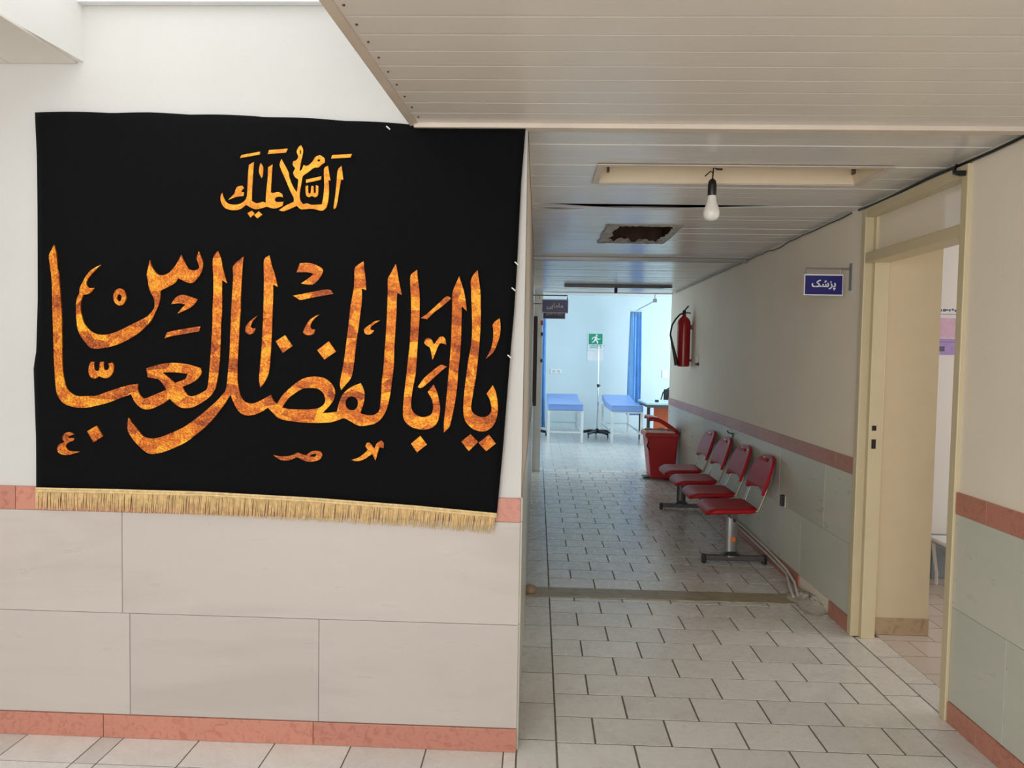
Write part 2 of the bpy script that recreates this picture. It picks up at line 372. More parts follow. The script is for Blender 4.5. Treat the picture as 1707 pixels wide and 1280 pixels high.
edge_trim = e.build('edge_trim', 'trimw', ceiling_lobby)
for k in range(14):
    yy = -.10-P*k; MB((xl(yy)+.035, yy, HC-.003)).lathe((xl(yy)+.035, yy, HC-.006), [(.002, .002), (.0035, .003), (.0035, .006)], 8).build('screw', 'rust', edge_trim)
trim_1 = struct(BX(xl(0), W-.001, -.034, .016, HC-.016, HC+.016, bev=.003).build('trim_1', 'trimw'), 'cream strip where lobby ceiling meets corridor ceiling', 'trim')

cb = MB(); cb.box(-.2, W+.1, .02, YE, 2.62, 2.75)
ceiling = struct(cb.build('ceiling', 'dark'), 'white slatted corridor ceiling with broken vent and empty light trough', 'ceiling')
Y0 = .02
holes = {}                                     # slat row -> cut-out in x
for k in (5, 6, 7): holes[k] = (.335, 1.585)
for k in range(19, 26): holes[k] = (.50, .975)
for k in (57, 58, 59): holes[k] = (.40, 1.61)
kg = 13
def gap(x):
    s = max(0, 1-abs((x-.62)/.62)**1.6) if x < .62 else max(0, 1-((x-.62)/.95)**1.4)
    return .098*s, -.010*s
def gap2(x):
    s = max(0, 1-abs((x-.15)/.16)**2); return .03*s, -.010*s
for k in range(68):
    y0, y1 = Y0+P*k, min(Y0+P*(k+1), YE-.002)
    if y1-y0 < .03: continue
    dz = random.uniform(-.0015, .0015)
    if k in holes:
        a, b2 = holes[k]; slat(ceiling, .002, a, y0, y1, 'slat_c', HC+dz); slat(ceiling, b2, W-.002, y0, y1, 'slat_c', HC+dz)
    elif k == kg: slat(ceiling, .002, W-.002, y0, y1, 'slat_c', HC-.001, gap, 40)
    elif k == kg+1: slat(ceiling, .002, W-.002, y0, y1, 'slat_c', HC-.001, gap2, 40)
    else: slat(ceiling, .002, W-.002, y0, y1, 'slat_c', HC+dz)
struct(BX(.002, W-.002, 3.57, 3.62, HC-.03, HC+.0, bev=.002).build('trim_2', 'grey_metal'), 'grey joint strip across the corridor ceiling beyond the vent', 'trim')
# lobby skylight well
sf = MB()
def xs_(y): return -1.71+.09*y
sf.hexa([(-4.5, -6.5, 2.642), (xs_(-6.5), -6.5, 2.642), (xs_(0), 0, 2.642), (-4.5, 0, 2.642)], [(-4.5, -6.5, 3.2), (xs_(-6.5), -6.5, 3.2), (xs_(0), 0, 3.2), (-4.5, 0, 3.2)])
soffit = struct(sf.build('ceiling_soffit', 'white_wall'), 'white boxed soffit beside the skylight above the banner wall', 'ceiling')
for (a, b2) in ((-2.6, -2.0), (-2.0, -1.735)):
    BX(a+.002, b2-.002, -.6, -.004, 2.634, 2.643, bev=.001).build('soffit_panel', 'slat', soffit)
    BX(a+.002, b2-.09, -1.2, -.604, 2.634, 2.643, bev=.001).build('soffit_panel', 'slat', soffit)
sk = MB(); sk.box(-1.72, xl(0)-.0, -.035, .0, 2.853, 2.90, bev=.004); sk.box(-4.5, W, 0, .2, 2.86, 3.2)
window_1 = struct(sk.build('window_1', 'white'), 'white sill rail of the skylight above the banner wall', 'window')
sg = MB(); sg.hexa([(-2.35, -6.4, 3.1), (-.4, -6.4, 3.1), (-.4, 0, 3.1), (-2.35, 0, 3.1)], [(-2.35, -6.4, 3.12), (-.4, -6.4, 3.12), (-.4, 0, 3.12), (-2.35, 0, 3.12)])
sg.build('pane', 'white', window_1)
MB().lathe((-.95, -.036, 2.875), [(.008, 0), (.008, -.012), (.003, -.014)], 8, 'y').build('rivet', 'grey_metal', window_1)

# ------------------------------------------------------------------ doorway to the doctor's room (right)
dframe = MB(); x0, x1 = W-.018, W+.115
dframe.box(x0, x1, .36, .405, 0, 2.385, bev=.004); dframe.box(x0, x1, 1.295, 1.342, 0, 2.385, bev=.004); dframe.box(x0, x1, .405, 1.295, 2.335, 2.385, bev=.004)
dframe.box(x0+.045, x1-.012, 1.262, 1.296, 0, 2.335, bev=.003); dframe.box(x0+.045, x1-.012, .404, .425, 0, 2.335, bev=.003)
door_1 = struct(dframe.build('door_1', 'frame'), "cream metal door frame with glass transom beside the blue doctor's sign", 'door frame')
BX(x0+.004, x1-.006, .404, 1.296, 2.085, 2.14, bev=.004).build('transom_bar', 'frame', door_1)
BX(x0+.06, x0+.066, .405, 1.28, 2.13, 2.34).build('transom_pane', 'glass', door_1)
for z in (1.165, 1.065): BX(x0+.062, x0+.085, 1.2595, 1.2635, z, z+(.028 if z > 1.1 else .052)).build('strike_hole', 'dark', door_1)
# the doctor's room beyond it
rb = MB(); rb.box(W+.1, 2.29, 1.342, 1.56, 0, 2.62)
o = struct(rb.build('wall_reveal', 'reveal'), "yellowish wall return inside the doctor's doorway with stone skirting", 'wall')
BX(W+.115, 2.292, 1.333, 1.345, 0, .095, bev=.002).build('skirting_stone', 'tan', o)
wd = MB(); wd.box(2.0, 5.0, 2.45, 2.6, 0, 2.8); wd.box(5.0, 5.15, -1.5, 2.6, 0, 2.8); wd.box(W+.1, 5.0, -1.65, -1.5, 0, 2.8)
wd = struct(wd.build('wall_doctor_room', 'white_wall'), "white wall of the doctor's room seen through the doorway", 'wall')
for a, b2 in ((2.3, 2.9), (2.9, 3.5), (3.5, 4.1)): BX(a+.001, b2-.001, 2.44, 2.452, 0, .32, bev=.002).build('dado_panel', 'grey_dado', wd)
struct(BX(2.0, 5.15, -1.65, 2.6, -.12, -.001).build('floor_doctor_room', brickfloor('doctor_floor_tiles', srgb(214, 200, 190), srgb(204, 190, 180), srgb(150, 136, 126))), "pinkish tiled floor inside the doctor's room", 'floor')
struct(BX(W+.1, 5.15, -1.65, 2.6, 2.62, 2.75).build('ceiling_doctor_room', 'white_wall'), "plain ceiling of the doctor's room", 'ceiling')
pt = thing('poster', (2.98, 2.45, 1.6), "pink and purple printed notice on the doctor's room wall", 'poster')
MB((2.98, 2.45, 1.6)).box(2.80, 3.16, 2.446, 2.4495, 1.595, 1.94).build('sheet', 'paper', pt)
q = MB((2.98, 2.45, 1.6)); q.box(2.82, 3.15, 2.4447, 2.446, 1.72, 1.86); q.build('pink_block', 'pinkprint', pt)
q = MB((2.98, 2.45, 1.6)); q.box(2.82, 3.15, 2.4443, 2.446, 1.60, 1.715); q.build('purple_block', 'purple', pt)
q = MB((2.98, 2.45, 1.6))
for i in range(16):
    xx = 2.83+i*.02; q.box(xx, xx+random.uniform(.008, .018), 2.4443, 2.446, 1.905+random.uniform(0, .008), 1.920+random.uniform(0, .008))
for z in (1.885, 1.69): q.box(2.85, 3.0+random.uniform(0, .1), 2.444, 2.446, z, z+.003)
q.box(2.88, 2.93, 2.444, 2.446, 1.625, 1.66)
q.build('printed_lines', 'ink', pt)['kind'] = 'stuff'
st = thing('stool', (3.05, 2.12, 0), "white tubular stool against the grey dado in the doctor's room", 'stool')
s0 = (3.05, 2.12, 0)
b = MB(s0); b.tube([(2.83, 1.95, .30), (3.27, 1.95, .30), (3.27, 2.3, .30), (2.83, 2.3, .30)], .014, 8, True); b.build('frame', 'white', st, True)
for xx, yy, dx in ((2.83, 1.95, .03), (3.27, 1.95, -.03), (3.27, 2.3, -.03), (2.83, 2.3, .03)):
    b = MB(s0); b.tube([(xx, yy, .30), (xx+dx*.4, yy, .2), (xx+dx, yy, .08), (xx+dx, yy, 0)], .012, 8); b.build('leg', 'white', st, True)
b = MB(s0); b.box(2.80, 3.30, 1.92, 2.33, .31, .34, bev=.01); b.build('seat', 'white', st)

# ------------------------------------------------------------------ treatment room at the far end
fr = MB(); fr.box(-1.8, 5.0, 12.7, 12.85, 0, 2.9)
wall_far = struct(fr.build('wall_far', 'far_wall'), 'pale blue end wall of the treatment room behind the beds', 'wall')
q = MB(); q.box(5.0, 5.15, YE, 12.85, 0, 2.9); struct(q.build('wall_far_right', 'far_wall'), 'window side wall of the treatment room', 'wall')
q = MB(); q.box(-1.95, -1.8, YE, 12.85, 0, 2.9); struct(q.build('wall_far_left', 'far_wall'), 'curtain side wall of the treatment room', 'wall')
q = MB(); q.box(-1.8, -.2, YE-.15, YE, 0, 2.9); q.box(W+.1, 5.0, YE-.15, YE, 0, 2.9); q.box(-.2, W+.1, YE-.15, YE, 2.755, 2.9)
struct(q.build('wall_far_near', 'far_wall'), 'near wall of the treatment room around the corridor mouth', 'wall')
struct(BX(-1.95, 5.15, YE, 12.85, 2.83, 2.95).build('ceiling_far', 'white_wall'), 'white ceiling of the treatment room', 'ceiling')
struct(BX(-1.95, 5.15, YE, 12.85, -.12, 0).build('floor_far', 'floor_far'), 'pale tiled floor of the treatment room', 'floor')
struct(BX(.0, W, YE-.02, YE+.03, HC-.01, 2.755).build('trim_3', 'white_wall'), 'white lintel board closing the corridor ceiling end', 'trim')
dl = MB(); dl.box(.0005, .112, YE-.35, YE-.27, 0, 2.40, bev=.004)
door_2 = struct(dl.build('door_2', 'white'), 'white door jamb on the corridor wall by the blue curtain', 'door frame')
BX(.085, .118, YE-.365, YE-.351, 1.94, 2.0, bev=.003).build('red_alarm', 'red_ext', door_2)
for z in (1.80, 1.45): BX(.09, .118, YE-.362, YE-.351, z, z+.045, bev=.004).build('hinge', 'black', door_2)

def bed(x0, x1, y0, label):
    y1 = y0+1.95; c = ((x0+x1)/2, (y0+y1)/2, 0)
    t = thing('examination_bed', c, label, 'bed', 'examination beds in the treatment room')
    b = MB(c); ym = y1-.75
    b.add([(x, yy, z) for yy, zb, zt in ((y0, .57, .68), (ym, .57, .68), (y1, .645, .765)) for x, z in ((x0, zb), (x1, zb), (x1, zt), (x0, zt))],
          [(3, 2, 1, 0), (8, 9, 10, 11)]+[(i+4*k, (i+1) % 4+4*k, (i+1) % 4+4*k+4, i+4*k+4) for k in (0, 1) for i in range(4)])
    mt = b.build('mattress', 'blue_mat', t); bv = mt.modifiers.new('bevel', 'BEVEL'); bv.width = .018; bv.segments = 3
    for xx in (x0+.04, x1-.04): b = MB(c); b.tube([(xx, y1-.06, .50), (xx, y1-.06, .632)], .010, 6); b.build('head_prop', 'white', t)
    b = MB(c); b.tube([(x0+.01, y0, .675), (x1-.01, y0, .675)], .006, 6); b.build('piping', 'blue_mat', mt, True)
    for xx in (x0+.02, x1-.02):
        for yy in (y0+.04, y1-.04):
            b = MB(c); b.box(xx-.022, xx+.022, yy-.022, yy+.022, 0, .57, bev=.003); b.build('leg', 'white', t)
    b = MB(c)
    for yy in (y0+.04, y1-.04): b.box(x0+.03, x1-.03, yy-.012, yy+.012, .17, .195)
    for xx in (x0+.02, x1-.02): b.box(xx-.012, xx+.012, y0+.05, y1-.05, .17, .195); b.box(xx-.015, xx+.015, y0+.05, y1-.05, .54, .57)
    b.box(x0+.03, x1-.03, y0+.03, y0+.055, .54, .57)
    b.build('rail_frame', 'white', t); return t
bed(.25, .885, 9.95, 'blue examination bed with white legs below the double wall socket')
bed(1.375, 1.935, 9.95, 'blue examination bed with white legs between drip stand and desk')

def curtain(name, x0, y0, x1, y1, zt, zb, folds, amp, label):
    c = ((x0+x1)/2, (y0+y1)/2, zb); b = MB(c); n = folds*10; vs = []; fs = []; rows = 10
    d = Vector((x1-x0, y1-y0, 0)); nrm = Vector((-d.y, d.x, 0)).normalized()
    for j in range(rows+1):
        tz = j/rows; z = zt+(zb-zt)*tz
        for i in range(n+1):
            s = i/n; p = Vector((x0, y0, z))+d*(.5+(s-.5)*(1+.15*tz*math.sin(s*3+1)))+nrm*amp*(.6+.6*tz)*(math.sin(s*folds*2*PI+.6*math.sin(tz*3))+.35*math.sin(s*folds*4.7*PI+2))
            vs.append(p)
    for j in range(rows):
        for i in range(n): k = j*(n+1)+i; fs.append((k, k+1, k+n+2, k+n+1))
    t = thing(name, c, label, 'curtain', 'blue privacy curtains')
    o = b.add(vs, fs).build('cloth', 'curtain', t, True); s = o.modifiers.new('thickness', 'SOLIDIFY'); s.thickness = .004
    return t, c
cr, cc = curtain('privacy_curtain', 1.93, 11.95, 2.16, 12.05, 2.46, .35, 4, .075, 'blue privacy curtain gathered on a wall rod behind the desk')
b = MB(cc); b.tube([(2.05, 12.05, 2.49), (2.0, 9.4, 2.49)], .012, 8); b.build('rod', 'chrome', cr, True)
b = MB(cc); b.box(1.97, 2.03, 9.37, 9.43, 2.46, 2.52, bev=.004); b.tube([(2.0, 9.4, 2.5), (2.0, 9.4, 2.83)], .008, 6); b.build('hanger', 'grey_metal', cr)
for i in range(6):
    b = MB(cc); yy = 11.94+.02*i; xx = 1.94+.04*i
    b.tube([(xx+.02*math.cos(a), 12.0, 2.475+.02*math.sin(a)) for a in [k*PI/4 for k in range(8)]], .003, 5, True); b.build('ring', 'chrome', cr)
cl2, cc2 = curtain('privacy_curtain', .0, 11.35, .205, 11.45, 2.46, .12, 3, .07, 'blue privacy curtain hanging beside the corridor wall behind the navy signs')
b = MB(cc2); b.tube([(.11, 11.35, 2.49), (.10, 12.7, 2.49)], .012, 8); b.build('rod', 'chrome', cl2, True)

def stand_base(b, x, y, r, n=5, a0=.3):
    for k in range(n):
        a = a0+2*PI*k/n; d = Vector((math.cos(a), math.sin(a), 0))
        b.tube([Vector((x, y, .10)), Vector((x, y, .105))+d*r*.5, Vector((x, y, .075))+d*r], [.036, .032, .024], 8)
def casters(c, x, y, r, t, n=5, a0=.3):
    for k in range(n):
        a = a0+2*PI*k/n; p = (x+math.cos(a)*r, y+math.sin(a)*r, .032)
        MB(c).lathe((p[0]-.012, p[1], p[2]), [(.012, 0), (.03, .002), (.032, .012), (.03, .022), (.012, .024)], 12, 'x').build('caster', 'black', t, True)
c = (1.22, 11.0, 0); iv = thing('drip_stand', c, 'chrome drip stand with black five-arm wheeled base between the beds', 'drip stand')
b = MB(c); stand_base(b, 1.22, 11.0, .31); b.lathe((1.22, 11, .08), [(.04, 0), (.04, .05), (.02, .08)], 14); b.build('base', 'black', iv, True); casters(c, 1.22, 11, .31, iv)
b = MB(c); b.tube([(1.22, 11, .14), (1.22, 11, .98)], .016, 10); b.build('pole', 'chrome', iv, True)
b = MB(c); b.tube([(1.22, 11, .98), (1.215, 11, 1.75)], .006, 10); b.tube([(1.10, 11, 1.76), (1.13, 11, 1.74), (1.215, 11, 1.75), (1.30, 11, 1.74), (1.33, 11, 1.76)], .006, 6); b.build('extension_pole', 'chrome', iv, True)
b = MB(c); b.lathe((1.22, 11, .95), [(.018, 0), (.026, .01), (.026, .05), (.018, .06)], 12); b.tube([(1.22, 11, .98), (1.26, 10.99, .98)], .010, 8); b.build('clamp_knob', 'black', iv, True)
c = (-.06, 10.95, 0); iv2 = thing('drip_stand', c, 'wheeled stand whose black base shows under the curtain behind the navy signs', 'drip stand')
b = MB(c); stand_base(b, -.06, 10.95, .30, a0=.05); b.lathe((-.06, 10.95, .08), [(.04, 0), (.04, .05), (.02, .08)], 14); b.build('base', 'black', iv2, True); casters(c, -.06, 10.95, .30, iv2, a0=.05)
b = MB(c); b.tube([(-.06, 10.95, .14), (-.06, 10.95, 1.7)], .014, 10); b.build('pole', 'chrome', iv2, True)

c = (2.55, 10.25, 0); dk = thing('desk', c, 'pale topped desk with black legs and orange panel by the curtain', 'desk')
b = MB(c); b.box(1.955, 3.2, 9.72, 10.8, .715, .745, bev=.006); b.build('desk_top', 'desk', dk)
b = MB(c); b.box(1.975, 3.18, 9.745, 10.78, .665, .714, bev=.003); b.build('apron', 'dark_metal', dk)
for xx, yy in ((2.0, 9.78), (2.0, 10.74), (3.15, 9.78), (3.15, 10.74)):
    b = MB(c); b.box(xx-.025, xx+.025, yy-.025, yy+.025, 0, .664, bev=.004); b.build('leg', 'black', dk)
b = MB(c); b.box(2.16, 3.1, 10.2, 10.22, .2, .664, bev=.002); b.build('front_panel', 'orange', dk)
tag(MB((2.19, 10.1, .745)).box(2.16, 2.22, 10.06, 10.13, .745, .785, bev=.006).build('tape_dispenser', 'black'), 'small black holder on the pale desk top', 'desk item')
c = (2.70, 11.15, 0); ch = thing('office_chair', c, 'black chair with curved tubular back behind the desk', 'chair')
b = MB(c); b.tube([(2.50, 11.3, .46), (2.48, 11.34, .72), (2.52, 11.36, .86), (2.64, 11.37, .95), (2.78, 11.37, .95), (2.88, 11.36, .86), (2.92, 11.34, .72), (2.90, 11.3, .46)], .013, 8); b.build('back_frame', 'black', ch, True)
b = MB(c); b.box(2.53, 2.87, 11.345, 11.375, .56, .92, bev=.012); b.build('backrest', 'black', ch)
b = MB(c); b.box(2.48, 2.92, 10.92, 11.34, .43, .48, bev=.02); b.build('seat', 'black', ch)
for xx in (2.50, 2.90):
    for yy in (10.95, 11.3):
        b = MB(c); b.tube([(xx, yy, .44), (xx, yy, 0)], .012, 8); b.build('leg', 'black', ch)

c = (1.2, 12.7, 1.6); es = thing('exit_sign', c, 'green running figure sign on the pale far wall', 'sign')
def far(u, v): return hit(u, v, 1, 12.69)
a_, b_ = far(982, 556), far(1004, 583)
X0, X1, ZT, ZB_ = a_.x, b_.x, a_.z, b_.z; sw = X1-X0; sh = ZT-ZB_
MB(c).box(X0-.015, X1+.015, 12.69, 12.6995, ZB_-.015, ZT+.015).build('board', 'paper', es)
MB(c).box(X0, X1, 12.686, 12.6905, ZB_+sh*.33, ZT).build('green_field', 'green', es)
fig = MB(c)
def T(u, v): return (X0+sw*u, ZB_+sh*(.33+.67*v))
fn = lambda a, bb, t: (a, t, bb)
def poly(mb, pts, hl=(), f=fn, t0=12.6835, t1=12.687): mb.prism(pts, hl, f, t0, t1)
poly(fig, [T(.56+.07*math.cos(k*PI/5), .86+.08*math.sin(k*PI/5)) for k in range(10)])
poly(fig, [T(*p) for p in ((.44, .74), (.62, .76), (.60, .60), (.72, .52), (.86, .58), (.84, .50), (.70, .42), (.58, .48), (.56, .40), (.70, .26), (.66, .08), (.57, .08), (.59, .22), (.46, .36), (.40, .22), (.22, .14), (.20, .22), (.33, .29), (.42, .52), (.42, .64), (.32, .60), (.26, .46), (.19, .49), (.27, .66))])
fig.build('running_figure', 'paper', es)
tx = MB(c)
for (z0, z1) in ((.20, .27), (.09, .15)):
    u = .06
    while u < .92:
        wd_ = random.uniform(.05, .12); tx.box(X0+sw*u, X0+sw*min(.95, u+wd_), 12.687, 12.6902, ZB_+sh*z0, ZB_+sh*(z1-random.uniform(0, .02))); u += wd_+.03
tx.build('sign_lettering', 'green', es)
a_, b_ = far(979, 585), far(1005, 601)
tag(BX(a_.x, b_.x, 12.694, 12.6995, b_.z, a_.z).build('paper_notice', 'paper'), 'plain white paper taped under the green exit sign', 'notice')
a_, b_ = far(918, 615), far(936, 623); c = ((a_.x+b_.x)/2, 12.7, b_.z)
ws = thing('wall_socket', c, 'double white wall socket on the pale wall above an examination bed', 'socket')
MB(c).box(a_.x, b_.x, 12.682, 12.6995, b_.z, a_.z, bev=.004).build('plate', 'white', ws)
for k in (.28, .72):
    xx = a_.x+(b_.x-a_.x)*k; MB(c).lathe((xx, 12.6825, (a_.z+b_.z)/2), [(.026, 0), (.026, -.003), (.018, -.003), (.016, .0)], 14, 'y').build('outlet', 'grey_metal', ws)
a_, b_ = far(1104, 617), far(1113, 630)
sw_ = thing('light_switch', ((a_.x+b_.x)/2, 12.7, b_.z), 'white light switch on the far wall above the desk', 'switch')
MB(sw_.location).box(a_.x, b_.x, 12.686, 12.6995, b_.z, a_.z, bev=.003).build('plate', 'white', sw_)
MB(sw_.location).box(a_.x+.03, b_.x-.03, 12.68, 12.6865, b_.z+.04, a_.z-.04, bev=.002).build('rocker', 'paper', sw_)

# ------------------------------------------------------------------ the black banner
YB = -.022
edges = dict(top=[(58, 186), (120, 186.5), (250, 187.5), (420, 193), (560, 199.5), (690, 207), (876, 214)],
             bottom=[(60, 815), (200, 818), (340, 822), (520, 832), (690, 845), (828, 858)],
             left=[(58, 186), (61, 260), (62, 380), (63, 500), (61, 585), (56.5, 612), (58, 660), (60, 730), (60, 815)],
             right=[(876, 214), (869, 300), (862, 440), (857, 520), (852, 575), (846, 650), (839, 740), (833, 805), (828, 858)])
def along(pl, s):
    L = [0]
    for a, b in zip(pl, pl[1:]): L.append(L[-1]+math.dist(a, b))
    d = s*L[-1]
    for i in range(len(pl)-1):
        if d <= L[i+1]+1e-9:
            k = (d-L[i])/(L[i+1]-L[i]); return Vector(pl[i]).lerp(Vector(pl[i+1]), k)
    return Vector(pl[-1])
bc = hit(450, 858, 1, YB); bc = Vector((bc.x, 0, .92))
banner = thing('banner', bc, 'black velvet wall banner with gold foil calligraphy and a gold fringe', 'banner')
nx, ny = 60, 44; vs_ = []; fs_ = []
tl, tr, bl, br = (Vector(edges['top'][0]), Vector(edges['top'][-1]), Vector(edges['bottom'][0]), Vector(edges['bottom'][-1]))
for j in range(ny+1):
    t = j/ny
    for i in range(nx+1):
        s = i/nx
        p = along(edges['top'], s)*(1-t)+along(edges['bottom'], s)*t+along(edges['left'], t)*(1-s)+along(edges['right'], t)*s-(tl*(1-s)*(1-t)+tr*s*(1-t)+bl*(1-s)*t+br*s*t)
        h = hit(p.x, p.y, 1, YB); wob = .0022*math.sin(s*9+2*math.sin(t*3))*math.sin(t*7+s*2)
        if j == 0: h.z += .004*abs(math.sin(s*20))-.003
        vs_.append((h.x, YB+wob, h.z))
for j in range(ny):
    for i in range(nx): k = j*(nx+1)+i; fs_.append((k, k+nx+1, k+nx+2, k+1))
cloth = MB(bc).add(vs_, fs_).build('cloth', 'velvet', banner, True, fix=False)
so = cloth.modifiers.new('thickness', 'SOLIDIFY'); so.thickness = .006; so.offset = -1
# gold lettering, drawn as outlines: crop origin and scale, then points
CR = dict(A=(80, 400, 6.4), B=(80, 580, 6.4), C=(230, 400, 6.4), D=(210, 580, 6.4), E=(380, 400, 6.4), F=(380, 580, 6.4),
          G=(550, 420, 8.0), H=(550, 580, 6.4), I=(670, 440, 7.111), J=(660, 600, 7.111), T=(340, 230, 6.096))
def pts(s):
    out = []; cr_ = None
    for tok in s.split():
        if tok in CR: cr_ = CR[tok]
        else:
            a, b = tok.split(','); out.append((cr_[0]+float(a)/cr_[2], cr_[1]+float(b)/cr_[2]))
    return out
def smooth(p, sub=3, lim=52):
    n = len(p); V = [Vector(q) for q in p]; cor = []
    for i in range(n):
        a, b = V[i]-V[i-1], V[(i+1) % n]-V[i]
        cor.append(a.length < 1e-6 or b.length < 1e-6 or math.degrees(abs(a.angle(b))) > lim)
    out = []
    for i in range(n):
        p1, p2 = V[i], V[(i+1) % n]
        p0 = 2*p1-p2 if cor[i] else V[i-1]; p3 = 2*p2-p1 if cor[(i+1) % n] else V[(i+2) % n]
        for k in range(sub):
            t = k/sub
            out.append(.5*((2*p1)+(p2-p0)*t+(2*p0-5*p1+4*p2-p3)*t*t+(3*p1-p0-3*p2+p3)*t**3))
    return [(q.x, q.y) for q in out]
def ell(cr_, cx, cy, rx, ry, n=16):
    o_ = CR[cr_]; return [(o_[0]+(cx+rx*math.cos(2*PI*k/n))/o_[2], o_[1]+(cy+ry*math.sin(2*PI*k/n))/o_[2]) for k in range(n)]
def onb(u, v): h = hit(u, v, 1, YB-.003); return (h.x, h.z)
def letter(name, outline, holes_=(), m='gold', sm=True, t1=YB-.0062):
    o1 = pts(outline) if isinstance(outline, str) else outline
    if sm: o1 = smooth(o1)
    hs = [h if not isinstance(h, str) else smooth(pts(h)) for h in holes_]
    MB(bc).prism([onb(*q) for q in o1], [[onb(*q) for q in h] for h in hs], lambda a, b, t: (a, t, b), YB-.0005, t1).build(name, m, banner)
letter('gold_letters', 'A 68,52 82,100 97,170 103,300 122,370 130,520 140,620 148,760 152,900 154,1040 155,1270 B 155,120 165,260 180,350 205,430 260,485 320,512 420,512 520,508 640,465 780,420 880,393 965,382 960,430 985,500 1022,538 D 225,532 290,506 350,480 435,445 400,385 345,330 300,325 235,310 222,215 340,180 440,162 560,160 680,178 800,215 808,270 770,325 700,375 605,412 630,460 660,500 700,515 760,500 830,465 870,430 885,340 895,230 905,100 912,0 C 790,1050 798,900 800,740 808,560 808,400 803,200 858,115 890,200 910,310 952,460 900,430 900,560 900,760 890,880 887,1000 882,1150 D 1008,60 1000,180 985,290 960,420 930,480 880,535 800,590 720,630 640,642 580,630 520,590 470,540 400,590 310,635 240,655 180,645 130,610 90,560 60,492 B 760,540 640,585 520,615 420,635 320,635 200,605 130,545 100,480 85,380 75,220 68,100 65,0 A 60,1000 55,820 50,640 48,500 40,380 25,260 16,170 40,110', ['D 395,262 460,258 560,262 660,275 640,325 600,345 525,372 470,325'])
letter('gold_letters', 'A 568,265 500,330 440,400 415,450 420,490 445,512 500,512 470,550 430,578 380,585 362,640 352,720 362,800 385,880 420,930 480,985 560,1010 640,1008 720,985 820,940 920,890 1020,840 1080,800 1130,740 1142,690 1132,620 1100,560 1080,500 1070,430 1058,370 1072,300 1090,215 C 150,280 180,330 220,370 280,375 340,345 390,290 430,230 465,160 490,215 520,270 545,310 590,325 640,315 660,290 640,230 630,190 652,120 680,190 697,240 690,310 665,370 620,430 575,460 520,450 470,425 430,408 405,450 350,490 245,540 242,610 225,690 185,780 150,850 A 1060,910 980,985 880,1050 760,1110 640,1145 520,1160 450,1145 400,1085 350,1020 320,940 308,840 305,700 315,620 340,570 345,510 380,440 420,370 480,310')
letter('gold_mark', ell('A', 770, 608, 68, 92), [ell('A', 766, 618, 24, 40, 12)], sm=False)
letter('gold_mark', 'C 360,685 385,640 430,598 490,585 560,605 640,635 600,690 540,735 425,785 470,730 512,690 440,675')
letter('gold_mark', 'C 288,1050 315,985 400,965 670,920 655,975 520,998 340,1030')
letter('gold_mark', 'B 465,145 500,148 495,200 505,240 540,248 552,220 560,148 600,145 598,200 610,235 640,235 660,200 648,165 690,155 705,190 700,250 670,300 625,322 580,315 555,298 510,325 465,315 440,270 440,200')
letter('gold_mark', 'B 285,920 240,898 190,905 160,945 165,980 185,1000 130,1025 105,1065 115,1110 160,1135 230,1138 345,1105 250,1100 215,1085 190,1050 205,1020 240,1000 275,985 285,960 240,960 210,950 240,935')
letter('gold_letters', 'C 1130,175 1118,300 1112,400 1100,600 1098,740 1088,880 1080,1060 1072,1190 F 107,130 105,220 105,350 120,440 135,500 170,560 220,588 280,588 350,560 460,500 490,560 525,600 580,510 660,430 760,350 850,312 950,305 1040,325 1110,385 1145,460 1135,540 1090,610 1015,690 1080,690 1165,679 H 95,600 130,510 180,450 250,405 330,375 358,430 372,490 365,570 345,640 325,695 380,712 450,718 510,690 535,640 545,540 552,420 558,330 575,200 580,100 588,0 G 748,1100 760,900 768,700 775,500 775,360 800,310 840,230 880,160 900,250 920,380 960,575 900,545 893,640 890,800 880,960 868,1150 860,1270 H 685,130 680,220 660,380 640,520 610,640 560,740 490,800 400,825 320,830 250,800 160,750 100,765 20,790 F 1000,798 880,798 760,790 620,770 540,745 480,690 430,635 360,680 280,712 200,718 140,695 90,635 55,560 30,495 D 1060,590 1000,670 930,760 840,850 740,930 650,1000 540,1055 430,1100 330,1125 250,1125 180,1080 100,1000 50,930 20,860 30,742 70,800 120,860 170,925 220,955 290,965 370,950 460,915 600,855 720,775 840,680 960,575 1030,500 1070,440 1085,330 1095,220 1105,100 1112,0 C 988,1000 995,860 1000,720 1010,560 1020,380 1022,275', ['F 580,635 640,545 720,480 800,435 880,425 960,435 1010,470 1035,520 1040,570 1010,615 950,645 850,655 740,655 650,650', ell('H', 235, 590, 68, 75)])
letter('gold_letters', 'E 445,165 470,270 500,360 515,420 532,500 485,475 485,620 478,780 472,960 465,1100 457,1250 F 455,100 450,180 430,290 390,370 348,420 335,330 345,200 355,100 362,0 E 370,1000 380,800 385,600 388,400 388,215')
letter('gold_mark', 'E 735,345 770,250 850,245 930,262 1000,300 1015,335 985,400 905,475 780,465 860,410 920,362 850,345')
letter('gold_mark', 'E 695,595 800,575 1065,528 1125,575 900,615 780,640 740,620')
letter('gold_mark', 'E 320,805 270,840 225,880 192,930 190,980 230,1010 275,990 298,940 265,945 245,925 255,890 280,850')
letter('gold_mark', 'E 975,795 920,820 865,865 825,930 802,985 830,1010 880,1015 920,995 932,955 900,955 880,920 900,870 935,830')
for d in ('B 522,828 592,940 492,1005 422,888', 'E 612,1015 690,1130 588,1205 512,1080', 'E 1078,1080 1155,1190 1030,1275 955,1175', 'J 290,898 368,1000 252,1095 180,990', 'J 885,878 976,970 865,1078 775,965', 'J 1102,885 1185,990 1070,1080 979,980'):
    letter('gold_dot', d, sm=False)
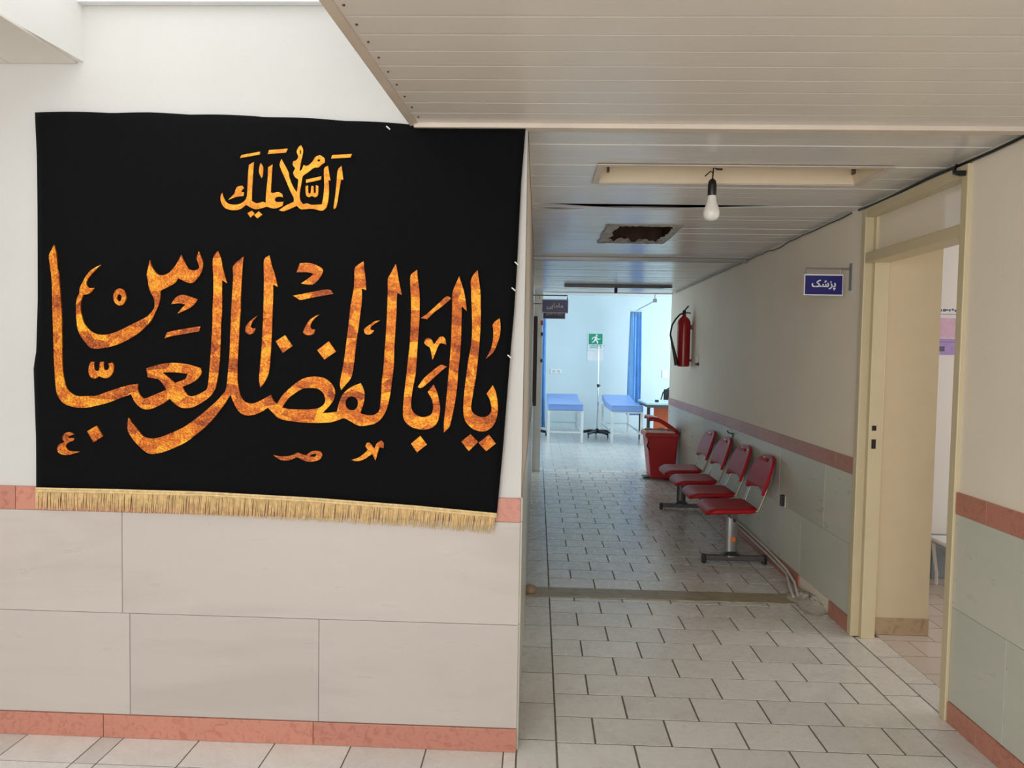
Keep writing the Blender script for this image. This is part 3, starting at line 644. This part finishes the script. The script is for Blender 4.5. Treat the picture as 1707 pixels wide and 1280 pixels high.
letter('gold_letters', 'G 450,125 465,260 480,400 485,510 425,487 430,560 425,680 405,840 385,1000 365,1130 347,1265 H 270,60 250,230 220,330 170,390 122,448 108,380 125,280 150,150 170,0 G 235,1100 255,940 275,750 300,600 322,480 330,320 340,205')
letter('gold_mark', 'G 672,912 600,925 540,965 490,1000 455,1035 470,1085 510,1102 560,1085 592,1045 545,1035 540,1015 580,970')
letter('gold_letters', 'I 182,70 190,180 205,280 212,420 210,600 203,760 190,920 180,1080 167,1260 J 225,220 205,320 190,420 180,520 190,585 230,640 300,675 370,668 420,640 440,590 440,520 420,450 378,380 448,292 485,370 510,470 525,570 515,660 490,740 440,795 370,820 280,820 190,795 120,740 88,670 88,540 100,400 115,270 130,140 145,0 I 90,1000 100,860 108,640 110,440 102,270 102,150 125,110')
letter('gold_mark', 'I 225,640 300,590 400,500 520,390 560,390 585,410 480,500 380,575 300,655')
letter('gold_mark', 'I 265,935 280,890 320,875 355,900 380,955 420,900 450,865 490,860 515,890 525,955 480,940 450,940 425,985 400,1050 365,1135 350,1060 330,990 290,965')
letter('gold_mark', 'J 260,320 330,220 420,140 530,58 605,78 540,130 440,220 310,328')
letter('gold_letters', 'I 680,145 700,210 735,320 755,430 770,560 710,500 708,640 705,800 698,960 685,1120 670,1260 J 730,280 712,430 690,560 660,700 635,790 570,858 570,740 585,600 605,400 620,220 635,60 I 575,1060 585,900 592,700 598,500 598,360 630,260')
letter('gold_letters', 'I 898,72 910,170 928,300 935,480 935,660 928,820 915,1000 900,1150 887,1260 J 950,200 930,310 912,420 895,520 895,590 925,635 980,668 1040,675 1090,660 1130,610 1130,540 1110,460 1075,400 1148,298 1185,380 1205,500 1208,600 1190,700 1150,780 1080,835 1010,845 920,820 850,760 815,700 800,600 805,450 820,300 840,150 860,0 I 815,1000 830,850 832,640 825,460 820,300 818,195 855,120')
letter('gold_mark', 'I 1160,640 1170,740 1160,850 1125,960 1080,1050 995,1122 1045,1030 1075,930 1085,800 1080,710')
letter('gold_mark', 'F 485,1140 560,1155 640,1152 700,1140 745,1115 800,1135 840,1140 880,1110 940,1095 990,1105 1010,1140 985,1185 920,1208 860,1212 800,1195 740,1165 680,1190 600,1200 540,1180', ['F 870,1155 910,1130 955,1130 930,1160'])
letter('gold_mark', 'H 225,1195 300,1170 360,1130 405,1085 380,1045 395,1010 430,1015 475,1075 500,1020 545,985 575,1010 575,1065 530,1060 510,1120 488,1200 455,1130 420,1150 370,1185 300,1205')
g2 = 'gold2'
letter('gold_letters', 'T 1400,285 1418,425 1395,425 1375,540 1350,690 1325,725 1320,700 1335,600 1350,450 1362,330', m=g2)
letter('gold_letters', 'T 1262,285 1288,435 1268,430 1272,560 1255,680 1230,725 1190,740 1130,725 1080,720 990,725 945,690 880,720 810,745 765,735 830,690 915,650 915,610 880,540 830,420 790,330 772,270 790,215 815,260 862,350 870,400 900,480 945,555 955,500 962,425 925,395 910,355 930,310 905,275 910,240 945,225 960,190 945,140 965,95 990,75 1010,120 1005,175 990,235 980,290 972,335 995,325 1015,275 1040,285 1070,275 1110,235 1135,195 1180,175 1225,205 1230,250 1200,270 1165,300 1120,305 1060,350 1010,385 1000,420 985,500 975,570 980,630 1010,675 1050,665 1090,680 1150,680 1200,675 1215,600 1225,480 1222,320', [ell('T', 1170, 230, 14, 13, 10), ell('T', 983, 145, 7, 26, 10)], m=g2)
letter('gold_mark', 'T 1035,490 1060,485 1062,560 1085,570 1095,490 1115,490 1118,560 1138,560 1140,480 1165,490 1160,580 1130,605 1100,590 1070,605 1040,580', m=g2)
letter('gold_letters', 'T 805,605 770,597 735,605 720,630 740,650 810,650 800,690 740,715 690,715 640,700 590,715 530,725 480,710 430,680 370,725 290,735 220,715 180,660 172,600 188,560 210,620 245,665 320,680 390,660 435,610 445,520 450,400 460,275 510,245 500,400 490,560 490,640 540,665 600,650 630,660 635,560 650,420 655,300 700,270 690,400 682,555 710,560 755,550 795,570', m=g2)
letter('gold_mark', 'T 250,630 310,570 320,540 340,500 390,485 410,510 390,530 380,545 410,555 405,590 330,600', m=g2)
letter('gold_mark', 'T 580,255 605,300 600,380 588,410 562,350 568,290', m=g2)
for d in ('T 1305,175 1505,165 1490,200 1295,210', 'T 1040,425 1195,390 1190,425 1040,458', 'T 385,175 575,140 570,170 370,205', 'T 665,125 855,110 835,150 650,165'): letter('gold_mark', d, sm=False, m=g2)
for d in ('T 490,740 518,770 475,810 445,765', 'T 560,745 595,780 545,818 512,785'): letter('gold_dot', d, sm=False, m=g2)
# fringe: braid heading and hanging threads
hd = MB(bc); fg = MB(bc); NS = 520
be = [(60, 815), (200, 818), (340, 822), (520, 832), (690, 845), (828, 858)]
fe = [(59, 848), (200, 852), (340, 858), (520, 868), (690, 878), (824, 889)]
ln = [hit(*along(be, k/80), 1, YB-.004) for k in range(81)]
hd.tube([p+Vector((0, 0, .002)) for p in ln], .005, 6); hd.tube([p-Vector((0, .001, .007)) for p in ln], .0045, 6)
hd.build('fringe_braid', 'fringe', banner, True)
for k in range(NS):
    s = (k+random.uniform(-.3, .3))/NS; s = min(max(s, 0), 1)
    a = hit(*along(be, s), 1, YB-.004); e_ = hit(*along(fe, s), 1, YB-.004)
    e_ = e_+Vector((random.uniform(-.004, .004), random.uniform(-.003, .004), random.uniform(-.006, .006))); r_ = random.uniform(.0014, .0024)
    mid = (a+e_)/2+Vector((random.uniform(-.002, .002), random.uniform(-.004, .001), 0))
    vs_ = []
    for p, rr in ((a, r_), (mid, r_*1.15), (e_, r_*.6)):
        vs_ += [p+Vector((-rr, 0, 0)), p+Vector((rr, .0005, 0)), p+Vector((0, -rr, 0))]
    fg.add(vs_, [(0, 1, 4, 3), (1, 2, 5, 4), (2, 0, 3, 5), (3, 4, 7, 6), (4, 5, 8, 7), (5, 3, 6, 8), (6, 7, 8)])
fo = fg.build('fringe', 'fringe', banner); fo['kind'] = 'stuff'; fo['label'] = 'gold thread fringe along the lower edge'
for u, v in ((861, 439), (647, 213), (856, 482), (849, 594)):
    h = hit(u, v, 1, YB-.006); b = MB(bc); b.tube([h+Vector((-.006, 0, .005)), h+Vector((0, -.004, 0)), h+Vector((.007, 0, -.006))], .0025, 6); b.build('pin', 'white', banner)

# ------------------------------------------------------------------ door signs on brackets
def text_mesh(body, size):
    cu = bpy.data.curves.new('lettering', 'FONT'); cu.body = body; cu.size = size; cu.align_x = 'CENTER'; cu.align_y = 'CENTER'; cu.offset = size*.022; cu.extrude = .0008
    ob = bpy.data.objects.new('tmp', cu); C.objects.link(ob)
    me = bpy.data.meshes.new_from_object(ob.evaluated_get(bpy.context.evaluated_depsgraph_get()))
    bpy.data.objects.remove(ob); me.materials.clear(); return me
def door_sign(xc, y, z0, side, label, body=None, scrib=False, w_=.225, h_=.122, fit=.62):
    c = (xc, y, z0); t = thing('door_sign', c, label, 'sign', 'navy door signs on brackets')
    xa, xb = xc-w_/2, xc+w_/2
    bd = MB(c).box(xa, xb, y, y+.012, z0, z0+h_, bev=.002).build('board', 'paper', t)
    MB(c).box(xa+.005, xb-.005, y-.0015, y+.002, z0+.006, z0+h_-.008).build('face', 'blue_sign', t)
    wx = W if side > 0 else 0
    b = MB(c); b.box(wx-.004 if side > 0 else .0005, wx-.0005 if side > 0 else .004, y-.014, y+.026, z0+.03, z0+h_+.065, bev=.001)
    b.build('wall_plate', 'grey_metal', t)
    far_x = xa if side > 0 else xb
    b = MB(c); b.tube([(wx-side*.004, y+.006, z0+h_+.033), (far_x+side*.01, y+.006, z0+h_+.033), (far_x+side*.008, y+.006, z0+h_)], .005, 8)
    b.tube([(wx-side*.06, y+.006, z0+h_+.033), (wx-side*.06, y+.006, z0+h_-.0)], .003, 6); b.build('bracket', 'grey_metal', t, True)
    if body:
        me = text_mesh(body, .1); xs2 = [v.co.x for v in me.vertices]; ys2 = [v.co.y for v in me.vertices]
        k = w_*fit/(max(xs2)-min(xs2)); k2 = min(k, h_*.62/(max(ys2)-min(ys2))); mx_, my_ = (max(xs2)+min(xs2))/2, (max(ys2)+min(ys2))/2
        for v in me.vertices: v.co = Vector(((v.co.x-mx_)*k, -v.co.z, (v.co.y-my_)*max(k2, k*.8)))
        me.materials.append(M['paper']); o = bpy.data.objects.new('sign_lettering', me); C.objects.link(o); o.parent = t; o.location = (0, -.0022, h_*.5)
    if scrib:
        b = MB(c); x = xa+.03
        while x < xb-.03:
            ww = random.uniform(.006, .016); zz = z0+h_*.34+random.uniform(-.006, .004); b.box(x, x+ww, y-.0028, y-.0014, zz, zz+random.uniform(.008, .028)); x += ww+random.uniform(.001, .005)
        b.box(xa+.03, xb-.035, y-.0028, y-.0014, z0+h_*.36, z0+h_*.36+.006)
        b.build('sign_lettering', 'paper', t)
    return t
h0 = hit(1340, 492, 1, 1.49); h1 = hit(1406, 458, 1, 1.49)
door_sign((h0.x+h1.x)/2, 1.49, h0.z, 1, "navy sign with white doctor lettering bracketed by the cream doorway", '\ufb8f\ufeb7\ufeb0\ufb58', w_=h1.x-h0.x, h_=h1.z-h0.z+.002)
h0 = hit(903, 521.5, 1, 3.5); h1 = hit(947.5, 499, 1, 3.5)
door_sign((h0.x+h1.x)/2, 3.5, h0.z, -1, 'navy midwifery sign hanging in front of a second sign', '\ufbfd\ufbfe\ufe8e\ufee3\ufe8e\ufee3', w_=h1.x-h0.x, h_=h1.z-h0.z)
h0 = hit(905, 531, 1, 4.7); h1 = hit(942.5, 512, 1, 4.7)
door_sign((h0.x+h1.x)/2, 4.7, h0.z, -1, 'navy sign half hidden behind the midwifery sign', None, True, w_=h1.x-h0.x, h_=h1.z-h0.z)

# ------------------------------------------------------------------ ceiling fittings
def trough(x0, x1, y0, y1, label, d=.075, rim='trimw', drop=0):
    c = ((x0+x1)/2, (y0+y1)/2, HC); t = thing('light_trough', c, label, 'light fixture', 'empty recessed light troughs')
    b = MB(c); i = .03
    b.add([(x0, y0, HC), (x1, y0, HC), (x1, y1, HC), (x0, y1, HC), (x0+i, y0+i*.8, HC+d), (x1-i, y0+i*.8, HC+d), (x1-i, y1-i*.8, HC+d), (x0+i, y1-i*.8, HC+d)], [(4, 5, 6, 7), (0, 1, 5, 4), (1, 2, 6, 5), (2, 3, 7, 6), (3, 0, 4, 7)])
    o = b.build('tray', 'trough', t, fix=False); s = o.modifiers.new('thickness', 'SOLIDIFY'); s.thickness = .003
    b = MB(c); w2 = .03
    b.box(x0-w2, x1+w2, y0-w2, y0+.003, HC-.007, HC-.0025, bev=.001); b.box(x0-w2, x1+w2, y1-.003, y1+.012, HC-.007, HC-.0025, bev=.001)
    b.box(x0-w2, x0+.003, y0, y1, HC-.007, HC-.0025, bev=.001); b.box(x1-.003, x1+w2, y0, y1, HC-.007, HC-.0025, bev=.001)
    if drop: b.box(x0-.04, x1+.04, y0-.05, y0-.031, HC-drop, HC-.0025, bev=.002)
    b.build('rim', rim, t)
    for xx in (x0+.035, x1-.05):
        for yy in (y0+.09, y1-.09):
            b = MB(c); b.box(xx, xx+.012, yy-.014, yy+.014, HC+.025, HC+d-.003, bev=.002); b.build('lamp_holder', 'dark_metal', t)
    return t
trough(.335, 1.585, Y0+5*P, Y0+8*P, 'empty cream light trough above the hanging white bulb')
trough(.40, 1.61, Y0+57*P, Y0+60*P, 'empty light trough at the treatment room end of the corridor', rim='dark_metal', drop=.035)
def pendant(x, y, ztop, zs, label, bulb=True):
    c = (x, y, ztop); t = thing('pendant_bulb', c, label, 'light bulb')
    b = MB(c); b.tube([(x, y, ztop), (x+.004, y, ztop-(ztop-zs)*.5), (x, y, zs-.004)], .0035, 6)
    b.tube([(x-.035, y, zs+.012), (x-.01, y-.004, zs+.035), (x, y, zs+.03)], .003, 6); b.tube([(x+.004, y, zs+.06), (x+.02, y, zs+.045), (x+.045, y, zs+.045)], .005, 6); b.build('cord', 'black', t)
    b = MB(c); b.lathe((x, y, zs-.078), [(.019, 0), (.0205, .006), (.0205, .05), (.017, .068), (.008, .078)], 20); b.build('socket', 'black', t, True)
    if bulb:
        b = MB(c); z = zs-.078
        pr = [(.018, .004), (.0185, -.004), (.0215, -.02), (.026, -.04), (.033, -.056), (.0375, -.072), (.0385, -.082), (.0365, -.094), (.030, -.106), (.018, -.114), (.004, -.1165)]
        b.lathe((x, y, z), pr, 24); b.build('bulb', 'bulb', t, True)
    return t
h = hit(1187, 318, 1, .69)
pendant(h.x, .69, HC+.073, 2.388, 'white bulb in black socket hanging from the cream light trough')
pendant(1.0, Y0+58.5*P, HC+.073, 2.40, 'bare black lamp socket hanging from the far light trough', bulb=False)
# broken vent opening
vx0, vx1, vy0, vy1 = .50, .975, Y0+19*P, Y0+26*P
c = ((vx0+vx1)/2, (vy0+vy1)/2, HC); vt = thing('ceiling_vent', c, 'broken dark vent opening with torn edges in the corridor ceiling', 'vent')
b = MB(c); d = .19
b.add([(vx0, vy0, HC), (vx1, vy0, HC), (vx1, vy1, HC), (vx0, vy1, HC), (vx0, vy0, HC+d), (vx1, vy0, HC+d), (vx1, vy1, HC+d), (vx0, vy1, HC+d)], [(4, 5, 6, 7), (0, 1, 5, 4), (1, 2, 6, 5), (2, 3, 7, 6), (3, 0, 4, 7)])
b.build('duct', 'rust', vt, fix=False)
def ragged(p0, p1, inw, n=14, wmin=.012, wmax=.05):
    p0, p1, inw = Vector(p0), Vector(p1), Vector(inw); b = MB(c); vs_ = []; fs_ = []
    for i in range(n+1):
        p = p0.lerp(p1, i/n); k = random.uniform(wmin, wmax)
        vs_ += [p-inw*random.uniform(.01, .022)+Vector((0, 0, -.003)), p+Vector((0, 0, -.006-random.uniform(0, .006))), p+inw*k+Vector((0, 0, random.uniform(-.012, .02)))]
    for i in range(n):
        for j in range(2): k = i*3+j; fs_.append((k, k+1, k+4, k+3))
    o = b.add(vs_, fs_).build('torn_edge', 'foil', vt); s = o.modifiers.new('thickness', 'SOLIDIFY'); s.thickness = .003
ragged((vx0, vy0, HC), (vx1, vy0, HC), (0, 1, 0), 16, .02, .07); ragged((vx0, vy1, HC), (vx1, vy1, HC), (0, -1, 0), 18, .03, .10)
ragged((vx0, vy0, HC), (vx0, vy1, HC), (1, 0, 0), 12, .03, .09); ragged((vx1, vy0, HC), (vx1, vy1, HC), (-1, 0, 0), 12, .02, .06)
b = MB(c)
for k in range(3):
    yy = vy0+.12+.15*k; b.tube([(vx0+.02, yy, HC+.06), (vx0+.2, yy+.03, HC+.04+.02*k), (vx1-.04, yy+.01, HC+.07)], .008, 6)
b.build('loose_wire', 'brown', vt)
# black cable along the top of the right wall
b = MB((W-.02, -1, 2.39)); pl = []
k = -1.5
while k < 1.42: pl.append((W-.012, k, HC-.016-.004*math.sin(k*7))); k += .1
b.tube(pl, .0065, 6); tag(b.build('cable', 'black', None, True), 'black cable along the ceiling edge above the doorway', 'cable')
b = MB((W-.02, 3, 2.39))
pl = [(W-.010, 1.50+.15*i, HC-.012-.005*abs(math.sin(i*1.3))-(.012 if i in (8, 9) else 0)) for i in range(36)]
b.tube(pl, .0042, 6)
tag(b.build('cable', 'black', None, True), 'thinner black cable along the ceiling edge above the red chairs', 'cable')
b = MB((W-.02, .42, 2.36)); b.tube([(W-.014, .45, HC-.012), (W-.03, .44, HC-.03), (W-.034, .43, HC-.05), (W-.03, .39, HC-.062), (W-.022, .37, HC-.066)], [.007, .008, .009, .012, .011], 8)
tag(b.build('cable_hook', 'black', None, True), 'short curled black cable end above the doorway corner', 'cable')

# ------------------------------------------------------------------ row of red chairs
c = (1.55, 3.6, 0); bench = thing('waiting_bench', c, 'row of four joined red waiting chairs on grey steel feet', 'bench')
SY = [2.74+.59*k for k in range(4)]
b = MB(c); b.box(1.50, 1.55, 2.56, 4.74, .365, .405, bev=.004); b.build('beam', 'dark_metal', bench)
for i, yy in enumerate((2.68, 4.56)):
    b = MB(c); b.tube([(1.54, yy, .05), (1.54, yy, .37)], .026, 14, r2=.046); lg = b.build('post', 'grey_metal' if i == 0 else 'dark_metal', bench, True)
    b = MB(c); b.box(1.34, 1.79, yy-.022, yy+.022, .022, .062, bev=.008); ft = b.build('foot', 'dark_metal', bench)
    b = MB(c); b.hexa([(1.47, yy-.026, .062), (1.61, yy-.026, .062), (1.61, yy+.026, .062), (1.47, yy+.026, .062)], [(1.51, yy-.026, .095), (1.57, yy-.026, .095), (1.57, yy+.026, .095), (1.51, yy+.026, .095)]); b.build('foot_bracket', 'black', bench)
    for xx in (1.325, 1.778):
        b = MB(c); b.box(xx, xx+.03, yy-.026, yy+.026, 0, .066, bev=.008); b.build('end_cap', 'black', ft)
    if i == 0:
        b = MB(c); b.box(1.53, 1.565, yy-.028, yy-.022, .17, .205); b.build('sticker', 'orange_tag', lg)
        b = MB(c); b.box(1.545, 1.565, yy-.027, yy-.02, .32, .36); b.build('slot', 'black', lg)
def rr_outline(hw, hh, r_, n=6):
    out = []
    for (sx, sy, a0) in ((1, 1, 0), (-1, 1, 90), (-1, -1, 180), (1, -1, 270)):
        for k in range(n+1):
            a = math.radians(a0+90*k/n); out.append((sx*(hw-r_)+r_*math.cos(a), sy*(hh-r_)+r_*math.sin(a)))
    return out
for yy in SY:
    # seat pad: rounded, waterfall front towards the corridor
    ol = rr_outline(.188, .215, .07); b = MB(c); vs_ = []; fs_ = []; n = len(ol)
    layers = [(.90, -.034), (.985, -.026), (1.0, -.012), (.985, -.003), (.93, .004), (.7, .002), (.35, -.003)]
    for k, dz in layers:
        for a, q_ in ol:
            x = 1.512+a*k; front = max(0, (-a*k-.10)/.09)
            vs_.append((x, yy+q_*k*(1-.0*a), .435+dz-.03*min(1.2, front)**2+.012*max(0, (a*k-.05)/.16)))
    for i in range(len(layers)-1):
        for j in range(n): fs_.append((i*n+j, i*n+(j+1) % n, (i+1)*n+(j+1) % n, (i+1)*n+j))
    fs_.append(tuple(range(n))); fs_.append(tuple((len(layers)-1)*n+j for j in range(n)))
    b.add(vs_, fs_).build('seat', 'red', bench, True)
    b = MB(c); b.tube([(1.36, yy-.15, .395), (1.62, yy-.15, .395), (1.70, yy-.185, .43), (1.745, yy-.19, .55), (1.80, yy-.175, .73), (1.818, yy-.10, .79), (1.822, yy, .80), (1.818, yy+.10, .79), (1.80, yy+.175, .73), (1.745, yy+.19, .55), (1.70, yy+.185, .43), (1.62, yy+.15, .395), (1.36, yy+.15, .395)], .0095, 8)
    b.box(1.49, 1.56, yy-.16, yy+.16, .392, .412); b.build('tube_frame', 'chrome', bench, True)
    # backrest with carrying slot
    ol = [(-.205, .05), (-.21, .12), (-.20, .19), (-.165, .245), (-.10, .285), (0, .298), (.10, .285), (.165, .245), (.20, .19), (.21, .12), (.205, .05), (.20, .0), (.14, .022), (0, .04), (-.14, .022), (-.20, .0)]
    ol = smooth(ol, 2, 60); hl = [(.024*math.cos(2*PI*k/12), .254+.012*math.sin(2*PI*k/12)) for k in range(12)]
    S = Vector((.083, 0, .26)).normalized(); N = Vector((-S.z, 0, S.x))
    def bf(a, q_, t): p = Vector((1.752, yy+a, .535))+S*q_+N*(t+.028*(a/.2)**2); return p
    b = MB(c); b.prism(ol, [hl], bf, -.006, .014); b.build('backrest', 'red', bench, True)

# ------------------------------------------------------------------ red pedal bin
c = (1.625, 6.42, 0); bn = thing('pedal_bin', c, 'red pedal bin with raised lid beyond the red chairs', 'bin')
y0, y1 = 6.22, 6.62
b = MB(c); b.hexa([(1.50, y0+.03, .02), (1.80, y0+.03, .02), (1.80, y1-.03, .02), (1.50, y1-.03, .02)], [(1.435, y0, .56), (1.825, y0, .56), (1.825, y1, .56), (1.435, y1, .56)])
o = b.build('body', 'red_bin', bn); bv = o.modifiers.new('bevel', 'BEVEL'); bv.width = .02; bv.segments = 3
b = MB(c); b.box(1.415, 1.835, y0-.015, y1+.015, .545, .60, bev=.012); b.build('rim', 'red_bin', bn)
b = MB(c)
vs_ = []; fs_ = []; n = 28
for j in range(3):
    for k in range(n):
        a = 2*PI*k/n; x = 1.62+.195*max(-1, min(1, 1.35*math.cos(a))); yv = 6.42+.195*max(-1, min(1, 1.35*math.sin(a)))
        vs_.append((x+(-.012 if j == 2 else 0)*math.cos(a), yv-(.01 if j == 2 else 0)*math.sin(a), (.602, .622+.012*math.sin(k*2.3), .57)[j] if j != 2 else .59))
for j in range(2):
    for k in range(n): fs_.append((j*n+k, j*n+(k+1) % n, (j+1)*n+(k+1) % n, (j+1)*n+k))
o = b.add(vs_, fs_).build('liner_bag', 'liner', bn); s = o.modifiers.new('thickness', 'SOLIDIFY'); s.thickness = .004
b = MB(c); b.box(1.405, 1.44, y0+.01, y0+.05, .56, .60); b.build('liner_fold', 'liner', bn)
b = MB(c); vs_ = []
prof = [(1.835, .612), (1.76, .672), (1.66, .735), (1.58, .775), (1.50, .79), (1.455, .785)]
for x, z in prof:
    for yv, dz in ((y0-.01, -.03), (y0+.03, .012), (y1-.03, .012), (y1+.01, -.03)): vs_.append((x, yv, z+dz))
fs_ = [(i*4+j, i*4+j+1, i*4+j+5, i*4+j+4) for i in range(5) for j in range(3)]
o = b.add(vs_, fs_).build('lid', 'red_bin', bn, True); s = o.modifiers.new('thickness', 'SOLIDIFY'); s.thickness = .014
b = MB(c); b.tube([(1.828, y0-.018, .612), (1.828, y1+.018, .612)], .014, 10); b.build('hinge', 'black', bn, True)
b = MB(c); b.box(1.42, 1.52, 6.33, 6.51, .012, .032, bev=.005); b.build('pedal', 'black', bn)
b = MB(c); b.tube([(1.455, y0-.005, .50), (1.44, y0-.006, .44), (1.47, y0-.006, .38)], .009, 8); b.build('side_handle', 'black', bn, True)
for yv in (y0+.05, y1-.08): MB(c).lathe((1.76, yv, .04), [(.012, 0), (.038, .004), (.04, .015), (.038, .026), (.012, .03)], 16, 'y').build('wheel', 'black', bn, True)

# ------------------------------------------------------------------ fire extinguisher
ex, ey = W-.095, 5.76; c = (ex, ey, 1.44); fx = thing('fire_extinguisher', c, 'red fire extinguisher with black hose horn on the corridor wall', 'fire extinguisher')
b = MB(c); b.lathe((ex, ey, 1.44), [(.06, 0), (.075, .008), (.077, .03), (.077, .49), (.073, .53), (.058, .56), (.036, .58), (.024, .59), (.022, .615)], 28); b.build('cylinder', 'red_ext', fx, True)
b = MB(c); b.lathe((ex, ey, 2.05), [(.016, 0), (.02, .012), (.02, .04), (.012, .052)], 14); b.build('valve', 'black', fx, True)
b = MB(c); b.tube([(ex-.005, ey, 2.085), (ex+.03, ey-.02, 2.135), (ex+.045, ey-.02, 2.15)], .009, 8); b.tube([(ex, ey, 2.075), (ex+.04, ey-.03, 2.07), (ex+.07, ey-.03, 2.066)], .007, 8); b.build('lever', 'black', fx, True)
b = MB(c); b.tube([(ex-.01, ey, 2.07), (ex-.06, ey-.03, 2.045), (ex-.11, ey-.05, 1.99), (ex-.15, ey-.06, 1.92), (ex-.165, ey-.06, 1.83), (ex-.165, ey-.06, 1.80)], .010, 8); b.build('hose', 'black', fx, True)
b = MB(c); b.tube([(ex-.166, ey-.06, 1.81), (ex-.14, ey-.06, 1.70), (ex-.10, ey-.055, 1.54), (ex-.085, ey-.055, 1.455)], [.011, .015, .023, .026], 12); b.build('horn', 'black', fx, True)
b = MB(c)
for k in range(7):
    a0, a1 = PI+.35*k/7-.1, PI+.35*(k+1)/7-.1
    b.add([(ex+.0785*math.cos(a), ey+.0785*math.sin(a), z) for z in (1.58, 1.86) for a in (a0, a1)], [(0, 1, 3, 2)])
b.build('label_plate', 'liner', fx, True)
b = MB(c); b.box(ex+.06, W-.0005, ey-.02, ey+.02, 1.88, 1.93); b.box(ex+.06, W-.0005, ey-.02, ey+.02, 1.50, 1.53); b.build('wall_bracket', 'dark_metal', fx)
# wall bits on the right wall
c = (W, 5.4, 1.45); t = thing('wall_thermostat', c, 'small white wall box with black foot next to the fire extinguisher', 'wall box')
MB(c).box(W-.02, W-.0005, 5.36, 5.44, 1.49, 1.57, bev=.003).build('housing', 'white', t); MB(c).box(W-.024, W-.0005, 5.35, 5.45, 1.46, 1.489, bev=.003).build('base', 'black', t)
c = (W-.006, 2.42, .48); t = thing('wall_outlet', c, 'broken wall outlet with a hanging black plug below the chairs', 'outlet')
MB(c).box(W-.02, W-.0062, 2.42, 2.50, .49, .57, bev=.003).build('plate', 'liner', t); MB(c).box(W-.05, W-.021, 2.40, 2.425, .50, .58, bev=.004).build('hanging_plug', 'black', t)
c = (W-.006, 3.85, .82); t = thing('wall_hook', c, 'small black hook on the marble dado above the chairs', 'hook')
MB(c).box(W-.014, W-.0062, 3.83, 3.87, .82, .87, bev=.002).build('plate', 'black', t); MB(c).tube([(W-.012, 3.85, .86), (W-.05, 3.85, .87), (W-.06, 3.85, .89)], .006, 6).build('peg', 'black', t)
# pipes and plaster patch
for off, lab in ((0, 'upper thin white pipe along the wall foot behind the red chairs'), (.034, 'lower thin white pipe along the wall foot behind the red chairs')):
    b = MB((W-.03, 3.5, 0)); b.tube([(W-.025, 5.5, .115-off), (W-.025, 3.4, .115-off), (W-.026, 2.7, .098-off), (W-.028, 2.3, .075-off*.8), (W-.05-off, 2.08, .052-off*.5), (W-.075-off, 1.97, .03), (W-.085-off, 1.90, .01)], .0085, 8)
    tag(b.build('pipe', 'pipe', None, True), lab, 'pipe', 'white pipes along the right wall')
b = MB((W-.06, 1.86, 0)); vs_ = []; fs_ = []; n = 20; m_ = 8
for j in range(m_+1):
    for i in range(n):
        a = 2*PI*i/n; rr = (1-j/m_)*(1+.16*math.sin(3*a+1)+.1*math.sin(5*a)); xx = W-.04+.13*rr*math.cos(a); yv = 1.84+.22*rr*math.sin(a)
        vs_.append((min(xx, W-.0005), yv, .0008+(.04*max(0, 1-(rr*.98)**2))*(1.0+.25*math.sin(7*a+j))*(.55 if xx < W-.08 else 1)))
for j in range(m_):
    for i in range(n): fs_.append((j*n+i, j*n+(i+1) % n, (j+1)*n+(i+1) % n, (j+1)*n+i))
fs_.append(tuple(range(n)))
tag(b.add(vs_, fs_).build('plaster_mound', 'cement', None, True), 'rough white plaster mound where the pipes enter the threshold', 'plaster patch')
b = MB((.03, 1.9, 0)); b.lathe((.035, 1.9, .0045), [(.045, 0), (.04, .02), (.028, .035), (.01, .042)], 12); tag(b.build('foam_lump', 'tan', None, True), 'yellowish foam lump at the wall end of the threshold', 'foam')
# notice board, edge on, on the left wall
c = (0, 6.0, .96); t = thing('notice_board', c, 'dark brown framed notice board seen edge on by the white jamb', 'notice board')
b = MB(c); b.box(.0005, .045, 5.5, 5.55, .96, 1.99); b.box(.0005, .045, 6.45, 6.5, .96, 1.99); b.box(.0005, .045, 5.55, 6.45, .96, 1.01); b.box(.0005, .045, 5.55, 6.45, 1.94, 1.99); b.build('frame', 'brown', t)
MB(c).box(.0005, .02, 5.55, 6.45, 1.01, 1.94).build('panel', 'tan', t)
